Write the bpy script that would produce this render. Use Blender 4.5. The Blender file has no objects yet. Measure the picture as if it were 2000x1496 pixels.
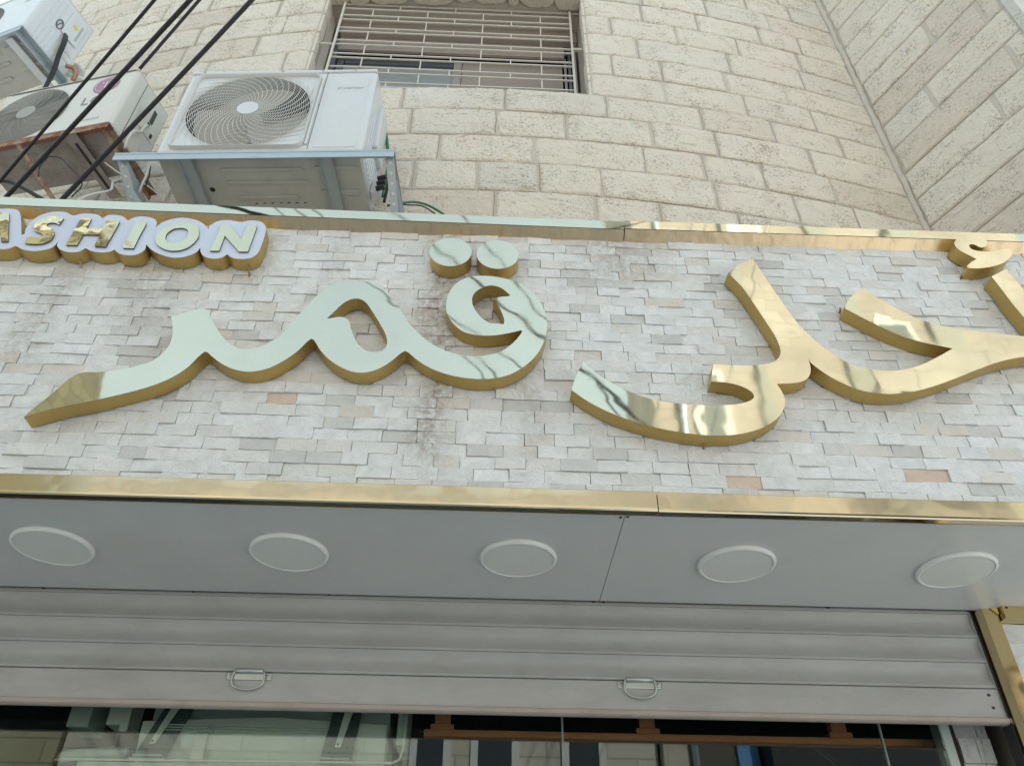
import bpy, bmesh, math, random
from math import sin, cos, pi, radians, sqrt, atan2, hypot
from mathutils import Vector, Matrix, noise, geometry
random.seed(7)
S = bpy.context.scene
# ------------------------------------------------------------------ camera, world, sun, exposure
YAW, PITCH, ROLL, FPX = 3.28721661e-02, 6.77766654e-01, 1.11963807e-02, 1568.4
CAM = Vector((0, 0, 1.6))
_f = Vector((sin(YAW)*cos(PITCH), cos(YAW)*cos(PITCH), sin(PITCH)))
_r = Vector((cos(YAW), -sin(YAW), 0)); _u = _r.cross(_f)
RX = _r*cos(ROLL)+_u*sin(ROLL); RY = -_r*sin(ROLL)+_u*cos(ROLL)
cd = bpy.data.cameras.new('camera'); cam = bpy.data.objects.new('camera', cd); S.collection.objects.link(cam)
cam.matrix_world = Matrix(((RX.x, RY.x, -_f.x, CAM.x), (RX.y, RY.y, -_f.y, CAM.y), (RX.z, RY.z, -_f.z, CAM.z), (0, 0, 0, 1)))
cd.sensor_width = 36; cd.sensor_fit = 'HORIZONTAL'; cd.lens = 36*FPX/2000; cd.clip_start = 0.05; cd.clip_end = 3000
S.camera = cam

SUN_EL, SUN_ROT, SUN_STR, SKY_STR, EXPO = 55, 20, 4.8, 0.13, 1.05
w = bpy.data.worlds.new("World"); S.world = w; w.use_nodes = True
nt = w.node_tree; nt.nodes.clear()
out = nt.nodes.new('ShaderNodeOutputWorld'); bg = nt.nodes.new('ShaderNodeBackground')
sky = nt.nodes.new('ShaderNodeTexSky'); sky.sky_type = 'NISHITA'; sky.sun_disc = False
sky.sun_elevation = radians(SUN_EL); sky.sun_rotation = radians(SUN_ROT); sky.air_density = 1.0; sky.dust_density = 1.5; sky.ozone_density = 1.0
tc = nt.nodes.new('ShaderNodeTexCoord'); nz = nt.nodes.new('ShaderNodeTexNoise'); nz.inputs['Scale'].default_value = 1.6; nz.inputs['Detail'].default_value = 7
rp = nt.nodes.new('ShaderNodeMapRange'); rp.inputs[1].default_value = .3; rp.inputs[2].default_value = .7; rp.inputs[3].default_value = .62; rp.inputs[4].default_value = .95
mx = nt.nodes.new('ShaderNodeMix'); mx.data_type = 'RGBA'
nt.links.new(tc.outputs['Generated'], nz.inputs['Vector']); nt.links.new(nz.outputs['Fac'], rp.inputs[0]); nt.links.new(rp.outputs[0], mx.inputs[0])
nt.links.new(sky.outputs[0], mx.inputs[6]); mx.inputs[7].default_value = (4.2, 5.2, 5.7, 1)      # thin bright high cloud
nt.links.new(mx.outputs[2], bg.inputs[0]); bg.inputs[1].default_value = SKY_STR; nt.links.new(bg.outputs[0], out.inputs[0])
sd = bpy.data.lights.new('sun', 'SUN'); sd.energy = SUN_STR; sd.angle = radians(.5); sd.color = (1, .95, .87)
so = bpy.data.objects.new('sun', sd); S.collection.objects.link(so)
_sv = Vector((sin(radians(SUN_ROT))*cos(radians(SUN_EL)), cos(radians(SUN_ROT))*cos(radians(SUN_EL)), sin(radians(SUN_EL))))
so.rotation_euler = _sv.to_track_quat('Z', 'Y').to_euler(); so.location = _sv*30
S.view_settings.view_transform = 'Standard'; S.view_settings.look = 'None'; S.view_settings.exposure = EXPO; S.view_settings.gamma = 1
S.view_settings.use_curve_mapping = False
S.render.engine = 'CYCLES'; S.cycles.max_bounces = 8; S.cycles.diffuse_bounces = 5; S.cycles.glossy_bounces = 4; S.cycles.transparent_max_bounces = 8

# ------------------------------------------------------------------ measuring helpers
def ray(x, y): return RX*((x-1000)/FPX) - RY*((y-748)/FPX) + _f
def at(x, y, Y): d = ray(x, y); return CAM + d*((Y-CAM.y)/d.y)
def atz(x, y, z): d = ray(x, y); return CAM + d*((z-CAM.z)/d.z)
def proj(P):
    v = Vector(P)-CAM; k = v.dot(_f)
    return (1000+FPX*v.dot(RX)/k, 748-FPX*v.dot(RY)/k) if k > 0 else (-9999, -9999)
def wy(x): return 2.85+.049*x*x
def onwall(px, py):
    d = ray(px, py); lo, hi = 0, 20
    for _ in range(50):
        m = (lo+hi)/2; P = CAM+m*d
        if P.y < wy(P.x): lo = m
        else: hi = m
    return P
RC = Vector((2.69, wy(2.69), 0)); RD = Vector((.426, -.905, 0)).normalized()
def onret(px, py):
    d = ray(px, py); det = d.x*(-RD.y)-(-RD.x)*d.y
    t = (RC.x*(-RD.y)-(-RD.x)*RC.y)/det; s = (d.x*RC.y-d.y*RC.x)/det
    return s, 1.6+t*d.z

# ------------------------------------------------------------------ materials
def nodes(name):
    m = bpy.data.materials.new(name); m.use_nodes = True; t = m.node_tree
    return m, t, t.nodes['Principled BSDF']
def N(t, kind, **kw):
    n = t.nodes.new(kind)
    for k, v in kw.items():
        if k.startswith('i_'):
            key = k[2:]; key = int(key) if key.isdigit() else key.replace('_', ' ')
            n.inputs[key].default_value = v
        else: setattr(n, k, v)
    return n
def ramp(t, a, b, c0, c1):
    r = t.nodes.new('ShaderNodeValToRGB'); e = r.color_ramp.elements
    e[0].position = a; e[1].position = b
    e[0].color = (c0, c0, c0, 1) if not isinstance(c0, tuple) else (*c0, 1); e[1].color = (c1, c1, c1, 1) if not isinstance(c1, tuple) else (*c1, 1)
    return r
def mixc(t, fac, a, b, mode='MIX'):
    m = N(t, 'ShaderNodeMix', data_type='RGBA', blend_type=mode); L = t.links.new
    for i, v in ((0, fac), (6, a), (7, b)):
        if hasattr(v, 'links') or hasattr(v, 'is_linked'): L(v, m.inputs[i])
        elif isinstance(v, (int, float)): m.inputs[i].default_value = v if i == 0 else (v, v, v, 1)
        else: m.inputs[i].default_value = (*v, 1)
    return m.outputs[2]
def pmat(name, col, rough=.5, metal=0, spec=.5, dirt=0, dthr=(.5, .78), dirtcol=(.25, .2, .15), nscale=6, bump=0, bscale=40, wob=0, wscale=2, streak=None):
    m, t, b = nodes(name); L = t.links.new
    b.inputs['Roughness'].default_value = rough; b.inputs['Metallic'].default_value = metal; b.inputs['Specular IOR Level'].default_value = spec
    tc = N(t, 'ShaderNodeTexCoord'); src = tc.outputs['Object']
    if streak:
        mp = N(t, 'ShaderNodeMapping'); mp.inputs['Scale'].default_value = streak; L(src, mp.inputs[0]); src = mp.outputs[0]
    n = N(t, 'ShaderNodeTexNoise', i_Scale=nscale, i_Detail=8, i_Roughness=.65); L(src, n.inputs['Vector'])
    c = mixc(t, n.outputs['Fac'], tuple(v*.9 for v in col), tuple(min(1, v*1.08) for v in col))
    if dirt:
        r = ramp(t, dthr[0], dthr[1], 0.0, dirt); n2 = N(t, 'ShaderNodeTexNoise', i_Scale=nscale*.6, i_Detail=10, i_Roughness=.75); L(src, n2.inputs['Vector']); L(n2.outputs['Fac'], r.inputs[0])
        c = mixc(t, r.outputs[0], c, dirtcol)
        r2 = N(t, 'ShaderNodeMapRange'); L(r.outputs[0], r2.inputs[0]); r2.inputs[3].default_value = rough; r2.inputs[4].default_value = min(1, rough+.35); L(r2.outputs[0], b.inputs['Roughness'])
    L(c, b.inputs['Base Color'])
    prev = None
    for amt, sc, dist in ((wob, wscale, 1.0), (bump, bscale, .01)):
        if amt:
            nn = N(t, 'ShaderNodeTexNoise', i_Scale=sc, i_Detail=2 if sc < 10 else 8); L(tc.outputs['Object'], nn.inputs['Vector'])
            bp = N(t, 'ShaderNodeBump', i_Strength=amt, i_Distance=dist); L(nn.outputs['Fac'], bp.inputs['Height'])
            if prev: L(prev, bp.inputs['Normal'])
            prev = bp.outputs[0]
    if prev: L(prev, b.inputs['Normal'])
    return m

def stone_mat():
    m, t, b = nodes('rough_limestone'); L = t.links.new
    tc = N(t, 'ShaderNodeTexCoord'); at_ = N(t, 'ShaderNodeAttribute', attribute_name='tint')
    n = N(t, 'ShaderNodeTexNoise', i_Scale=9, i_Detail=9, i_Roughness=.7); L(tc.outputs['Object'], n.inputs['Vector'])
    c = mixc(t, n.outputs['Fac'], (.84, .765, .655), (.95, .895, .80))
    sp = N(t, 'ShaderNodeSeparateColor'); L(at_.outputs['Color'], sp.inputs[0])
    c = mixc(t, sp.outputs[0], c, (.70, .59, .50))          # peach stones
    c = mixc(t, sp.outputs[1], c, (.74, .73, .70))          # greyer stones
    rh = ramp(t, .45, .75, 0.0, .35); n3 = N(t, 'ShaderNodeTexNoise', i_Scale=1.3, i_Detail=6); L(tc.outputs['Object'], n3.inputs['Vector']); L(n3.outputs['Fac'], rh.inputs[0])
    c = mixc(t, rh.outputs[0], c, (.72, .65, .56))
    # pits: stretched dark crumbs
    mp = N(t, 'ShaderNodeMapping'); mp.inputs['Scale'].default_value = (1, 1, 2.1); L(tc.outputs['Object'], mp.inputs[0])
    wn = N(t, 'ShaderNodeTexNoise', i_Scale=58, i_Detail=5, i_Roughness=.62); L(mp.outputs[0], wn.inputs['Vector'])
    wm = N(t, 'ShaderNodeTexNoise', i_Scale=7, i_Detail=3); L(tc.outputs['Object'], wm.inputs['Vector'])
    ad = N(t, 'ShaderNodeMath', operation='MULTIPLY_ADD', i_1=.38); L(wm.outputs['Fac'], ad.inputs[0]); L(wn.outputs['Fac'], ad.inputs[2])
    pr = ramp(t, .565, .62, 1.0, 0.0); L(ad.outputs[0], pr.inputs[0])
    pr2 = N(t, 'ShaderNodeMath', operation='MULTIPLY', i_1=.72); L(pr.outputs[0], pr2.inputs[0])
    c = mixc(t, pr2.outputs[0], c, (.36, .30, .235))
    L(c, b.inputs['Base Color']); b.inputs['Roughness'].default_value = .92; b.inputs['Specular IOR Level'].default_value = .2
    b1 = N(t, 'ShaderNodeBump', i_Strength=.9, i_Distance=.012); L(ad.outputs[0], b1.inputs['Height'])
    b2 = N(t, 'ShaderNodeBump', i_Strength=.9, i_Distance=.03); L(n.outputs['Fac'], b2.inputs['Height']); L(b1.outputs[0], b2.inputs['Normal']); L(b2.outputs[0], b.inputs['Normal'])
    return m
def tile_mat():
    m, t, b = nodes('split_face_marble'); L = t.links.new
    tc = N(t, 'ShaderNodeTexCoord'); at_ = N(t, 'ShaderNodeAttribute', attribute_name='tint')
    sp = N(t, 'ShaderNodeSeparateColor'); L(at_.outputs['Color'], sp.inputs[0])
    # shift the pattern per tile so that veins stop at the joints
    ofs = N(t, 'ShaderNodeVectorMath', operation='SCALE'); L(at_.outputs['Color'], ofs.inputs[0]); ofs.inputs['Scale'].default_value = 7
    av = N(t, 'ShaderNodeVectorMath', operation='ADD'); L(tc.outputs['Object'], av.inputs[0]); L(ofs.outputs[0], av.inputs[1])
    n = N(t, 'ShaderNodeTexNoise', i_Scale=11, i_Detail=10, i_Roughness=.68, i_Distortion=.7); L(av.outputs[0], n.inputs['Vector'])
    r = ramp(t, .3, .7, (.625, .645, .67), (.835, .865, .90)); L(n.outputs['Fac'], r.inputs[0])
    c = mixc(t, sp.outputs[0], r.outputs[0], (.64, .60, .545))
    c = mixc(t, sp.outputs[1], c, (.54, .54, .54))
    c = mixc(t, sp.outputs[2], c, (.58, .37, .22))
    # rain stains running down from the top trim (world position)
    gx = N(t, 'ShaderNodeSeparateXYZ'); L(tc.outputs['Object'], gx.inputs[0])
    def streakmask(x0, wd, z0, z1, amt):
        d = N(t, 'ShaderNodeMath', operation='SUBTRACT', i_1=x0); L(gx.outputs[0], d.inputs[0])
        n4 = N(t, 'ShaderNodeTexNoise', i_Scale=5, i_Detail=6); L(tc.outputs['Object'], n4.inputs['Vector'])
        dd = N(t, 'ShaderNodeMath', operation='MULTIPLY_ADD', i_1=.22, i_2=-.11); L(n4.outputs['Fac'], dd.inputs[0])
        e = N(t, 'ShaderNodeMath', operation='ADD'); L(d.outputs[0], e.inputs[0]); L(dd.outputs[0], e.inputs[1])
        a = N(t, 'ShaderNodeMath', operation='ABSOLUTE'); L(e.outputs[0], a.inputs[0])
        g = N(t, 'ShaderNodeMapRange', interpolation_type='SMOOTHSTEP'); L(a.outputs[0], g.inputs[0]); g.inputs[1].default_value = wd; g.inputs[2].default_value = 0; g.inputs[3].default_value = 0; g.inputs[4].default_value = amt
        zz = N(t, 'ShaderNodeMapRange', interpolation_type='SMOOTHSTEP'); L(gx.outputs[2], zz.inputs[0]); zz.inputs[1].default_value = z0; zz.inputs[2].default_value = z0+.2
        zt = N(t, 'ShaderNodeMapRange', interpolation_type='SMOOTHSTEP'); L(gx.outputs[2], zt.inputs[0]); zt.inputs[1].default_value = z1; zt.inputs[2].default_value = z1-.15
        m1 = N(t, 'ShaderNodeMath', operation='MULTIPLY'); L(g.outputs[0], m1.inputs[0]); L(zz.outputs[0], m1.inputs[1])
        m2 = N(t, 'ShaderNodeMath', operation='MULTIPLY'); L(m1.outputs[0], m2.inputs[0]); L(zt.outputs[0], m2.inputs[1])
        return m2.outputs[0]
    tot = None
    for a in ((x_, w__, a_-2.866, b_-2.866, c_) for x_, w__, a_, b_, c_ in ((-.20, .13, 2.95, 4.3, .8), (-1.30, .22, 3.45, 4.0, .42), (-1.66, .12, 3.3, 3.95, .5), (-.95, .10, 3.7, 4.25, .45), (.50, .30, 3.8, 4.3, .55), (-.10, .32, 3.5, 4.2, .45), (1.1, .1, 3.6, 4.3, .3), (.15, .08, 3.0, 3.5, .35), (-.62, .1, 3.6, 4.25, .3))):
        s = streakmask(*a)
        if tot is None: tot = s
        else:
            mm = N(t, 'ShaderNodeMath', operation='MAXIMUM'); L(tot, mm.inputs[0]); L(s, mm.inputs[1]); tot = mm.outputs[0]
    n5 = N(t, 'ShaderNodeTexNoise', i_Scale=38, i_Detail=8, i_Roughness=.75); L(tc.outputs['Object'], n5.inputs['Vector'])
    rr = ramp(t, .40, .62, 0.15, 1.0); L(n5.outputs['Fac'], rr.inputs[0])
    ms = N(t, 'ShaderNodeMath', operation='MULTIPLY'); L(tot, ms.inputs[0]); L(rr.outputs[0], ms.inputs[1])
    c = mixc(t, ms.outputs[0], c, (.25, .19, .145))
    L(c, b.inputs['Base Color']); b.inputs['Roughness'].default_value = .62; b.inputs['Specular IOR Level'].default_value = .35
    nb = N(t, 'ShaderNodeTexNoise', i_Scale=34, i_Detail=8, i_Roughness=.6, i_Distortion=.5); L(av.outputs[0], nb.inputs['Vector'])
    bp = N(t, 'ShaderNodeBump', i_Strength=.6, i_Distance=.008); L(nb.outputs['Fac'], bp.inputs['Height'])
    b2 = N(t, 'ShaderNodeBump', i_Strength=.6, i_Distance=.02); L(n.outputs['Fac'], b2.inputs['Height']); L(bp.outputs[0], b2.inputs['Normal']); L(b2.outputs[0], b.inputs['Normal'])
    return m
def brick_mat(name, c1, c2, mort, scale=1.0, bw=.5, rh=.25):
    m, t, b = nodes(name); L = t.links.new
    tc = N(t, 'ShaderNodeTexCoord'); g = N(t, 'ShaderNodeSeparateXYZ'); L(tc.outputs['Object'], g.inputs[0])
    a = N(t, 'ShaderNodeMath', operation='ADD'); L(g.outputs[0], a.inputs[0]); L(g.outputs[1], a.inputs[1])
    cb = N(t, 'ShaderNodeCombineXYZ'); L(a.outputs[0], cb.inputs[0]); L(g.outputs[2], cb.inputs[1])
    br = N(t, 'ShaderNodeTexBrick'); L(cb.outputs[0], br.inputs['Vector']); br.inputs['Color1'].default_value = (*c1, 1); br.inputs['Color2'].default_value = (*c2, 1); br.inputs['Mortar'].default_value = (*mort, 1)
    br.inputs['Scale'].default_value = scale; br.inputs['Brick Width'].default_value = bw; br.inputs['Row Height'].default_value = rh; br.inputs['Mortar Size'].default_value = .012
    n = N(t, 'ShaderNodeTexNoise', i_Scale=.7, i_Detail=8); L(tc.outputs['Object'], n.inputs['Vector'])
    r = ramp(t, .35, .7, .72, 1.0); L(n.outputs['Fac'], r.inputs[0])
    c = mixc(t, 1.0, br.outputs['Color'], r.outputs[0], 'MULTIPLY'); L(c, b.inputs['Base Color']); b.inputs['Roughness'].default_value = .9
    return m

M = {}
M['stone'] = stone_mat(); M['tile'] = tile_mat()
M['mortar'] = pmat('grey_mortar', (.60, .555, .49), .95, spec=.1, nscale=5, bump=.8, bscale=70)
M['crease_shadow'] = pmat('struck_joint_shadow', (.24, .21, .18), .95)  # dark tone standing for the shadow line in struck mortar joints
M['tile_back'] = pmat('dark_adhesive', (.30, .28, .26), .95, nscale=20)
M['plaster'] = pmat('beige_render', (.45, .40, .34), .9, nscale=4, dirt=.35, dirtcol=(.28, .22, .17), bump=.4)
M['mirror'] = pmat('polished_gold', (.61, .59, .465), .03, 1, nscale=2.5, wob=.0035, wscale=3.0, dirt=.30, dthr=(.50, .80), dirtcol=(.44, .40, .27))
M['mirror_worn'] = pmat('worn_gold', (.74, .58, .38), .30, 1, nscale=14, dirt=.6, dirtcol=(.30, .20, .13), wob=.02, wscale=9, streak=(3, 1, .8))
M['gold_side'] = pmat('satin_gold', (.54, .39, .14), .42, .75, nscale=2.5, dirt=.25, dirtcol=(.30, .19, .05))
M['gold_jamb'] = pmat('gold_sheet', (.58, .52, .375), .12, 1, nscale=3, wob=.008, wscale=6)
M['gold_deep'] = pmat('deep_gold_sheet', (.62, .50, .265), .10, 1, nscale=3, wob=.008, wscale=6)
M['gold_shade'] = pmat('shaded_gold_sheet', (.50, .40, .22), .16, 1, nscale=3)  # darker gold paints the shutter's dim reflection on the inner jamb face
M['white_face'] = pmat('white_acrylic', (.60, .67, .83), .25, nscale=2)
M['plate_gold'] = pmat('plate_gold', (.62, .59, .42), .05, 1, wob=.008, wscale=9)
M['edge'] = pmat('dark_edge', (.08, .07, .05), .5)
M['soffit'] = pmat('soffit_panel', (.60, .61, .605), .30, dirt=.30, dthr=(.46, .70), dirtcol=(.42, .41, .39), wob=.004, wscale=1.8, spec=.45, nscale=1.2)
M['lamp'] = pmat('lamp_plastic', (.80, .81, .80), .45, nscale=2)
M['diffuser'] = pmat('lamp_diffuser', (.70, .71, .69), .40, nscale=2)
M['shutter'] = pmat('shutter_aluminium', (.425, .43, .43), .38, spec=.5, nscale=3.5, dthr=(.42, .66), dirt=.6, dirtcol=(.31, .305, .29), wob=.006, wscale=1.6, streak=(1, 1, 3))
M['lip'] = pmat('shutter_lip', (.40, .35, .32), .5, dirt=.5, dirtcol=(.2, .14, .1))
M['steel'] = pmat('zinc_steel', (.50, .53, .52), .38, .7, nscale=12, dirt=.4, dirtcol=(.3, .28, .25))
M['galv'] = pmat('galvanised_angle', (.46, .52, .56), .42, .55, nscale=8, dirt=.3, dirtcol=(.25, .26, .27))
M['rust'] = pmat('rusty_angle', (.46, .37, .28), .85, .1, nscale=14, dirt=.95, dirtcol=(.22, .075, .035), dthr=(.40, .58), bump=.6)
M['rust_edge'] = pmat('oxide_paint', (.27, .13, .12), .7, dirt=.6, dirtcol=(.35, .16, .07), nscale=12)
M['ac_white'] = pmat('ac_enamel', (.67, .70, .725), .22, nscale=2.5, dirt=.28, dirtcol=(.4, .38, .34))
M['ac_cream'] = pmat('old_ac_enamel', (.66, .66, .62), .38, nscale=3, dirt=.3, dirtcol=(.38, .34, .28))
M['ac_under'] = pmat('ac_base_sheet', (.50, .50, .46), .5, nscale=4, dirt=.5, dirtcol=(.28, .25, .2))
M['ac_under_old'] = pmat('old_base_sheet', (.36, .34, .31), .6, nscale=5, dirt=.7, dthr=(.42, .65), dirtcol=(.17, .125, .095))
M['ac_dark'] = pmat('dark_fan_plastic', (.055, .06, .065), .6)  # dark plastic behind the fans and in the hand grip
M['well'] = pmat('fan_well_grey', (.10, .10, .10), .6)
M['fan'] = pmat('fan_blade_plastic', (.44, .41, .37), .5)
M['wire'] = pmat('grille_wire', (.74, .74, .73), .4, nscale=20)
M['wire_old'] = pmat('grille_wire_old', (.36, .355, .34), .55, nscale=20)
M['shroud'] = pmat('shroud_beige', (.66, .66, .65), .5, nscale=8)
M['black'] = pmat('black_rubber', (.018, .017, .02), .55)
M['cable_grey'] = pmat('weathered_black_cable', (.09, .10, .095), .7)
M['cable_white'] = pmat('white_cable', (.62, .61, .57), .5)
M['green'] = pmat('green_cable', (.02, .16, .07), .45)
M['copper'] = pmat('copper_pipe', (.45, .25, .17), .5, .6)
M['foam'] = pmat('white_foam', (.70, .72, .70), .8, bump=.5)
M['label'] = pmat('pale_sticker', (.62, .62, .60), .5, nscale=60)
M['yellow'] = pmat('yellow_sticker', (.75, .60, .15), .5)
M['badge'] = pmat('purple_badge', (.36, .17, .27), .4)
M['badge_white'] = pmat('badge_white', (.75, .68, .72), .4)
M['print'] = pmat('grey_print', (.42, .44, .46), .5)
M['print_dark'] = pmat('grey_print_dark', (.25, .26, .26), .5)
M['grille_paint'] = pmat('cream_paint', (.62, .57, .50), .55, nscale=25, dirt=.4, dirtcol=(.3, .25, .2))
M['alu_dark'] = pmat('dark_aluminium', (.16, .17, .19), .4, .5)
M['alu_beige'] = pmat('beige_aluminium', (.38, .34, .31), .5)
M['panel_beige'] = pmat('beige_panel', (.36, .315, .28), .6, nscale=3, dirt=.3)
M['win_blue'] = pmat('dim_blue_pane', (.33, .37, .40), .12, spec=.6)
M['room'] = pmat('dark_room', (.012, .014, .022), .9)
M['teal'] = pmat('teal_zinc_plate', (.07, .115, .115), .45, .2, nscale=10)
M['unit'] = pmat('indoor_unit_white', (.84, .88, .84), .45, nscale=4)
M['unit_grey'] = pmat('indoor_unit_back', (.55, .64, .62), .5, nscale=4)
M['wood'] = pmat('pine_wood', (.80, .33, .15), .6, nscale=9, dirt=.7, dirtcol=(.55, .20, .08), streak=(1, 1, 9))
M['silicone'] = pmat('glass_joint', (.25, .29, .29), .3)
M['ground'] = pmat('street_paving', (.34, .35, .355), .9, nscale=.4)
M['opp1'] = brick_mat('sunlit_limestone', (.62, .565, .485), (.57, .51, .43), (.46, .41, .34))
M['opp2'] = brick_mat('white_limestone', (.66, .62, .54), (.58, .53, .45), (.4, .36, .3), bw=.8, rh=.4)
M['opp3'] = brick_mat('shaded_olive_stone', (.36, .33, .22), (.29, .265, .175), (.2, .18, .12), bw=.6, rh=.3)  # dark olive colour stands for mottled stone lying in shade
M['opp_grey'] = pmat('grey_green_render', (.40, .405, .35), .8, nscale=1.5)
M['opp_glass'] = pmat('dark_window_glass', (.05, .06, .07), .15); M['opp_pale'] = pmat('sky_reflection_glass', (.20, .22, .20), .25)  # grey-green of the pale panes paints the sky they reflect
M['opp_frame'] = pmat('white_window_frame', (.6, .6, .58), .5)
M['blue'] = pmat('blue_board', (.10, .25, .5), .5)
def glass():
    m = bpy.data.materials.new('shop_glass'); m.use_nodes = True; t = m.node_tree; t.nodes.clear(); L = t.links.new
    o = N(t, 'ShaderNodeOutputMaterial'); g = N(t, 'ShaderNodeBsdfGlossy', i_Roughness=.0); g.inputs[0].default_value = (.9, .95, .93, 1)
    tr = N(t, 'ShaderNodeBsdfTransparent'); tr.inputs[0].default_value = (.90, .95, .93, 1); f = N(t, 'ShaderNodeFresnel', i_IOR=1.5)
    mu = N(t, 'ShaderNodeMath', operation='MULTIPLY_ADD', i_1=1.65, i_2=.0); L(f.outputs[0], mu.inputs[0])
    x = N(t, 'ShaderNodeMixShader'); L(mu.outputs[0], x.inputs[0]); L(tr.outputs[0], x.inputs[1]); L(g.outputs[0], x.inputs[2]); L(x.outputs[0], o.inputs[0])
    return m
M['glass'] = glass()

# ------------------------------------------------------------------ object helpers
COL = S.collection
def tag(o, label=None, cat=None, group=None, kind=None):
    if label: o['label'] = label
    if cat: o['category'] = cat
    if group: o['group'] = group
    if kind: o['kind'] = kind
    return o
def thing(name, loc, rz, label, cat, group=None):
    o = bpy.data.objects.new(name, None); COL.objects.link(o); o.location = loc; o.rotation_euler = (0, 0, rz); o.empty_display_size = .1
    return tag(o, label, cat, group)
def mesh(name, V, F, mat, parent=None, smooth=False, tint=None, world=False):
    """V in the parent's space (or world space with world=True)."""
    if world and parent is not None:
        inv = (Matrix.Translation(parent.location) @ parent.rotation_euler.to_matrix().to_4x4()).inverted(); V = [inv @ Vector(v) for v in V]
    me = bpy.data.meshes.new(name); me.from_pydata([tuple(v) for v in V], [], F); me.update()
    if smooth: me.polygons.foreach_set('use_smooth', [True]*len(me.polygons))
    if tint is not None:
        ca = me.color_attributes.new('tint', 'FLOAT_COLOR', 'CORNER')
        if isinstance(tint, list):
            for p in me.polygons:
                for li in p.loop_indices: ca.data[li].color = tint[p.index]
        else:
            for li in range(len(me.loops)): ca.data[li].color = tint
    me.materials.append(mat); o = bpy.data.objects.new(name, me); COL.objects.link(o)
    if parent is not None: o.parent = parent
    return o
class MB:
    def __init__(s): s.V = []; s.F = []
    def add(s, V, F): k = len(s.V); s.V += [Vector(v) for v in V]; s.F += [tuple(i+k for i in f) for f in F]; return s
    def box(s, x0, x1, y0, y1, z0, z1):
        return s.add([(x0, y0, z0), (x1, y0, z0), (x1, y1, z0), (x0, y1, z0), (x0, y0, z1), (x1, y0, z1), (x1, y1, z1), (x0, y1, z1)],
                     [(0, 3, 2, 1), (4, 5, 6, 7), (0, 1, 5, 4), (1, 2, 6, 5), (2, 3, 7, 6), (3, 0, 4, 7)])
    def rbox(s, x0, x1, y0, y1, z0, z1, bev=.01, seg=2):
        bm = bmesh.new(); bmesh.ops.create_cube(bm, size=1)
        for v in bm.verts: v.co = Vector(((x0+x1)/2+v.co.x*(x1-x0), (y0+y1)/2+v.co.y*(y1-y0), (z0+z1)/2+v.co.z*(z1-z0)))
        bmesh.ops.bevel(bm, geom=bm.edges[:], offset=bev, segments=seg, affect='EDGES', profile=.6); bm.verts.index_update()
        s.add([v.co.copy() for v in bm.verts], [tuple(v.index for v in f.verts) for f in bm.faces]); bm.free(); return s
    def tube(s, pts, r, n=8, closed=False, caps=True):
        pts = [Vector(p) for p in pts]; m = len(pts); k0 = len(s.V); up = Vector((0.13, .31, .94)).normalized()
        for i, p in enumerate(pts):
            a = pts[(i-1) % m] if (closed or i) else pts[0]; b = pts[(i+1) % m] if (closed or i < m-1) else pts[-1]
            d = (b-a).normalized(); x = d.cross(up)
            if x.length < .05: x = d.cross(Vector((1, 0, 0)))
            x.normalize(); y = d.cross(x); rr = r[i] if isinstance(r, list) else r
            for j in range(n): t = 2*pi*j/n; s.V.append(p+(x*cos(t)+y*sin(t))*rr)
        for i in range(m if closed else m-1):
            a = k0+i*n; b = k0+((i+1) % m)*n
            for j in range(n): q = (j+1) % n; s.F.append((a+j, b+j, b+q, a+q))
        if caps and not closed: s.F.append(tuple(k0+j for j in range(n))); s.F.append(tuple(k0+(m-1)*n+n-1-j for j in range(n)))
        return s
    def bar(s, a, b, wd, hd, up=(0, 0, 1)):
        a = Vector(a); b = Vector(b); d = (b-a).normalized(); x = d.cross(Vector(up)).normalized(); z = x.cross(d)
        V = [p+x*sx*wd/2+z*sz*hd/2 for p in (a, b) for sx, sz in ((-1, -1), (1, -1), (1, 1), (-1, 1))]
        return s.add(V, [(0, 1, 2, 3), (7, 6, 5, 4), (0, 4, 5, 1), (1, 5, 6, 2), (2, 6, 7, 3), (3, 7, 4, 0)])
    def cyl(s, c, ax, r, h, n=24, r2=None):
        c = Vector(c); ax = Vector(ax).normalized(); x = ax.orthogonal().normalized(); y = ax.cross(x); r2 = r if r2 is None else r2
        V = [c+(x*cos(2*pi*j/n)+y*sin(2*pi*j/n))*r for j in range(n)]+[c+ax*h+(x*cos(2*pi*j/n)+y*sin(2*pi*j/n))*r2 for j in range(n)]
        return s.add(V, [tuple(reversed(range(n))), tuple(range(n, 2*n))]+[(j, (j+1) % n, n+(j+1) % n, n+j) for j in range(n)])
    def build(s, name, mat, parent=None, smooth=False, world=False, tint=None): return mesh(name, s.V, s.F, mat, parent, smooth, tint, world)
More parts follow.
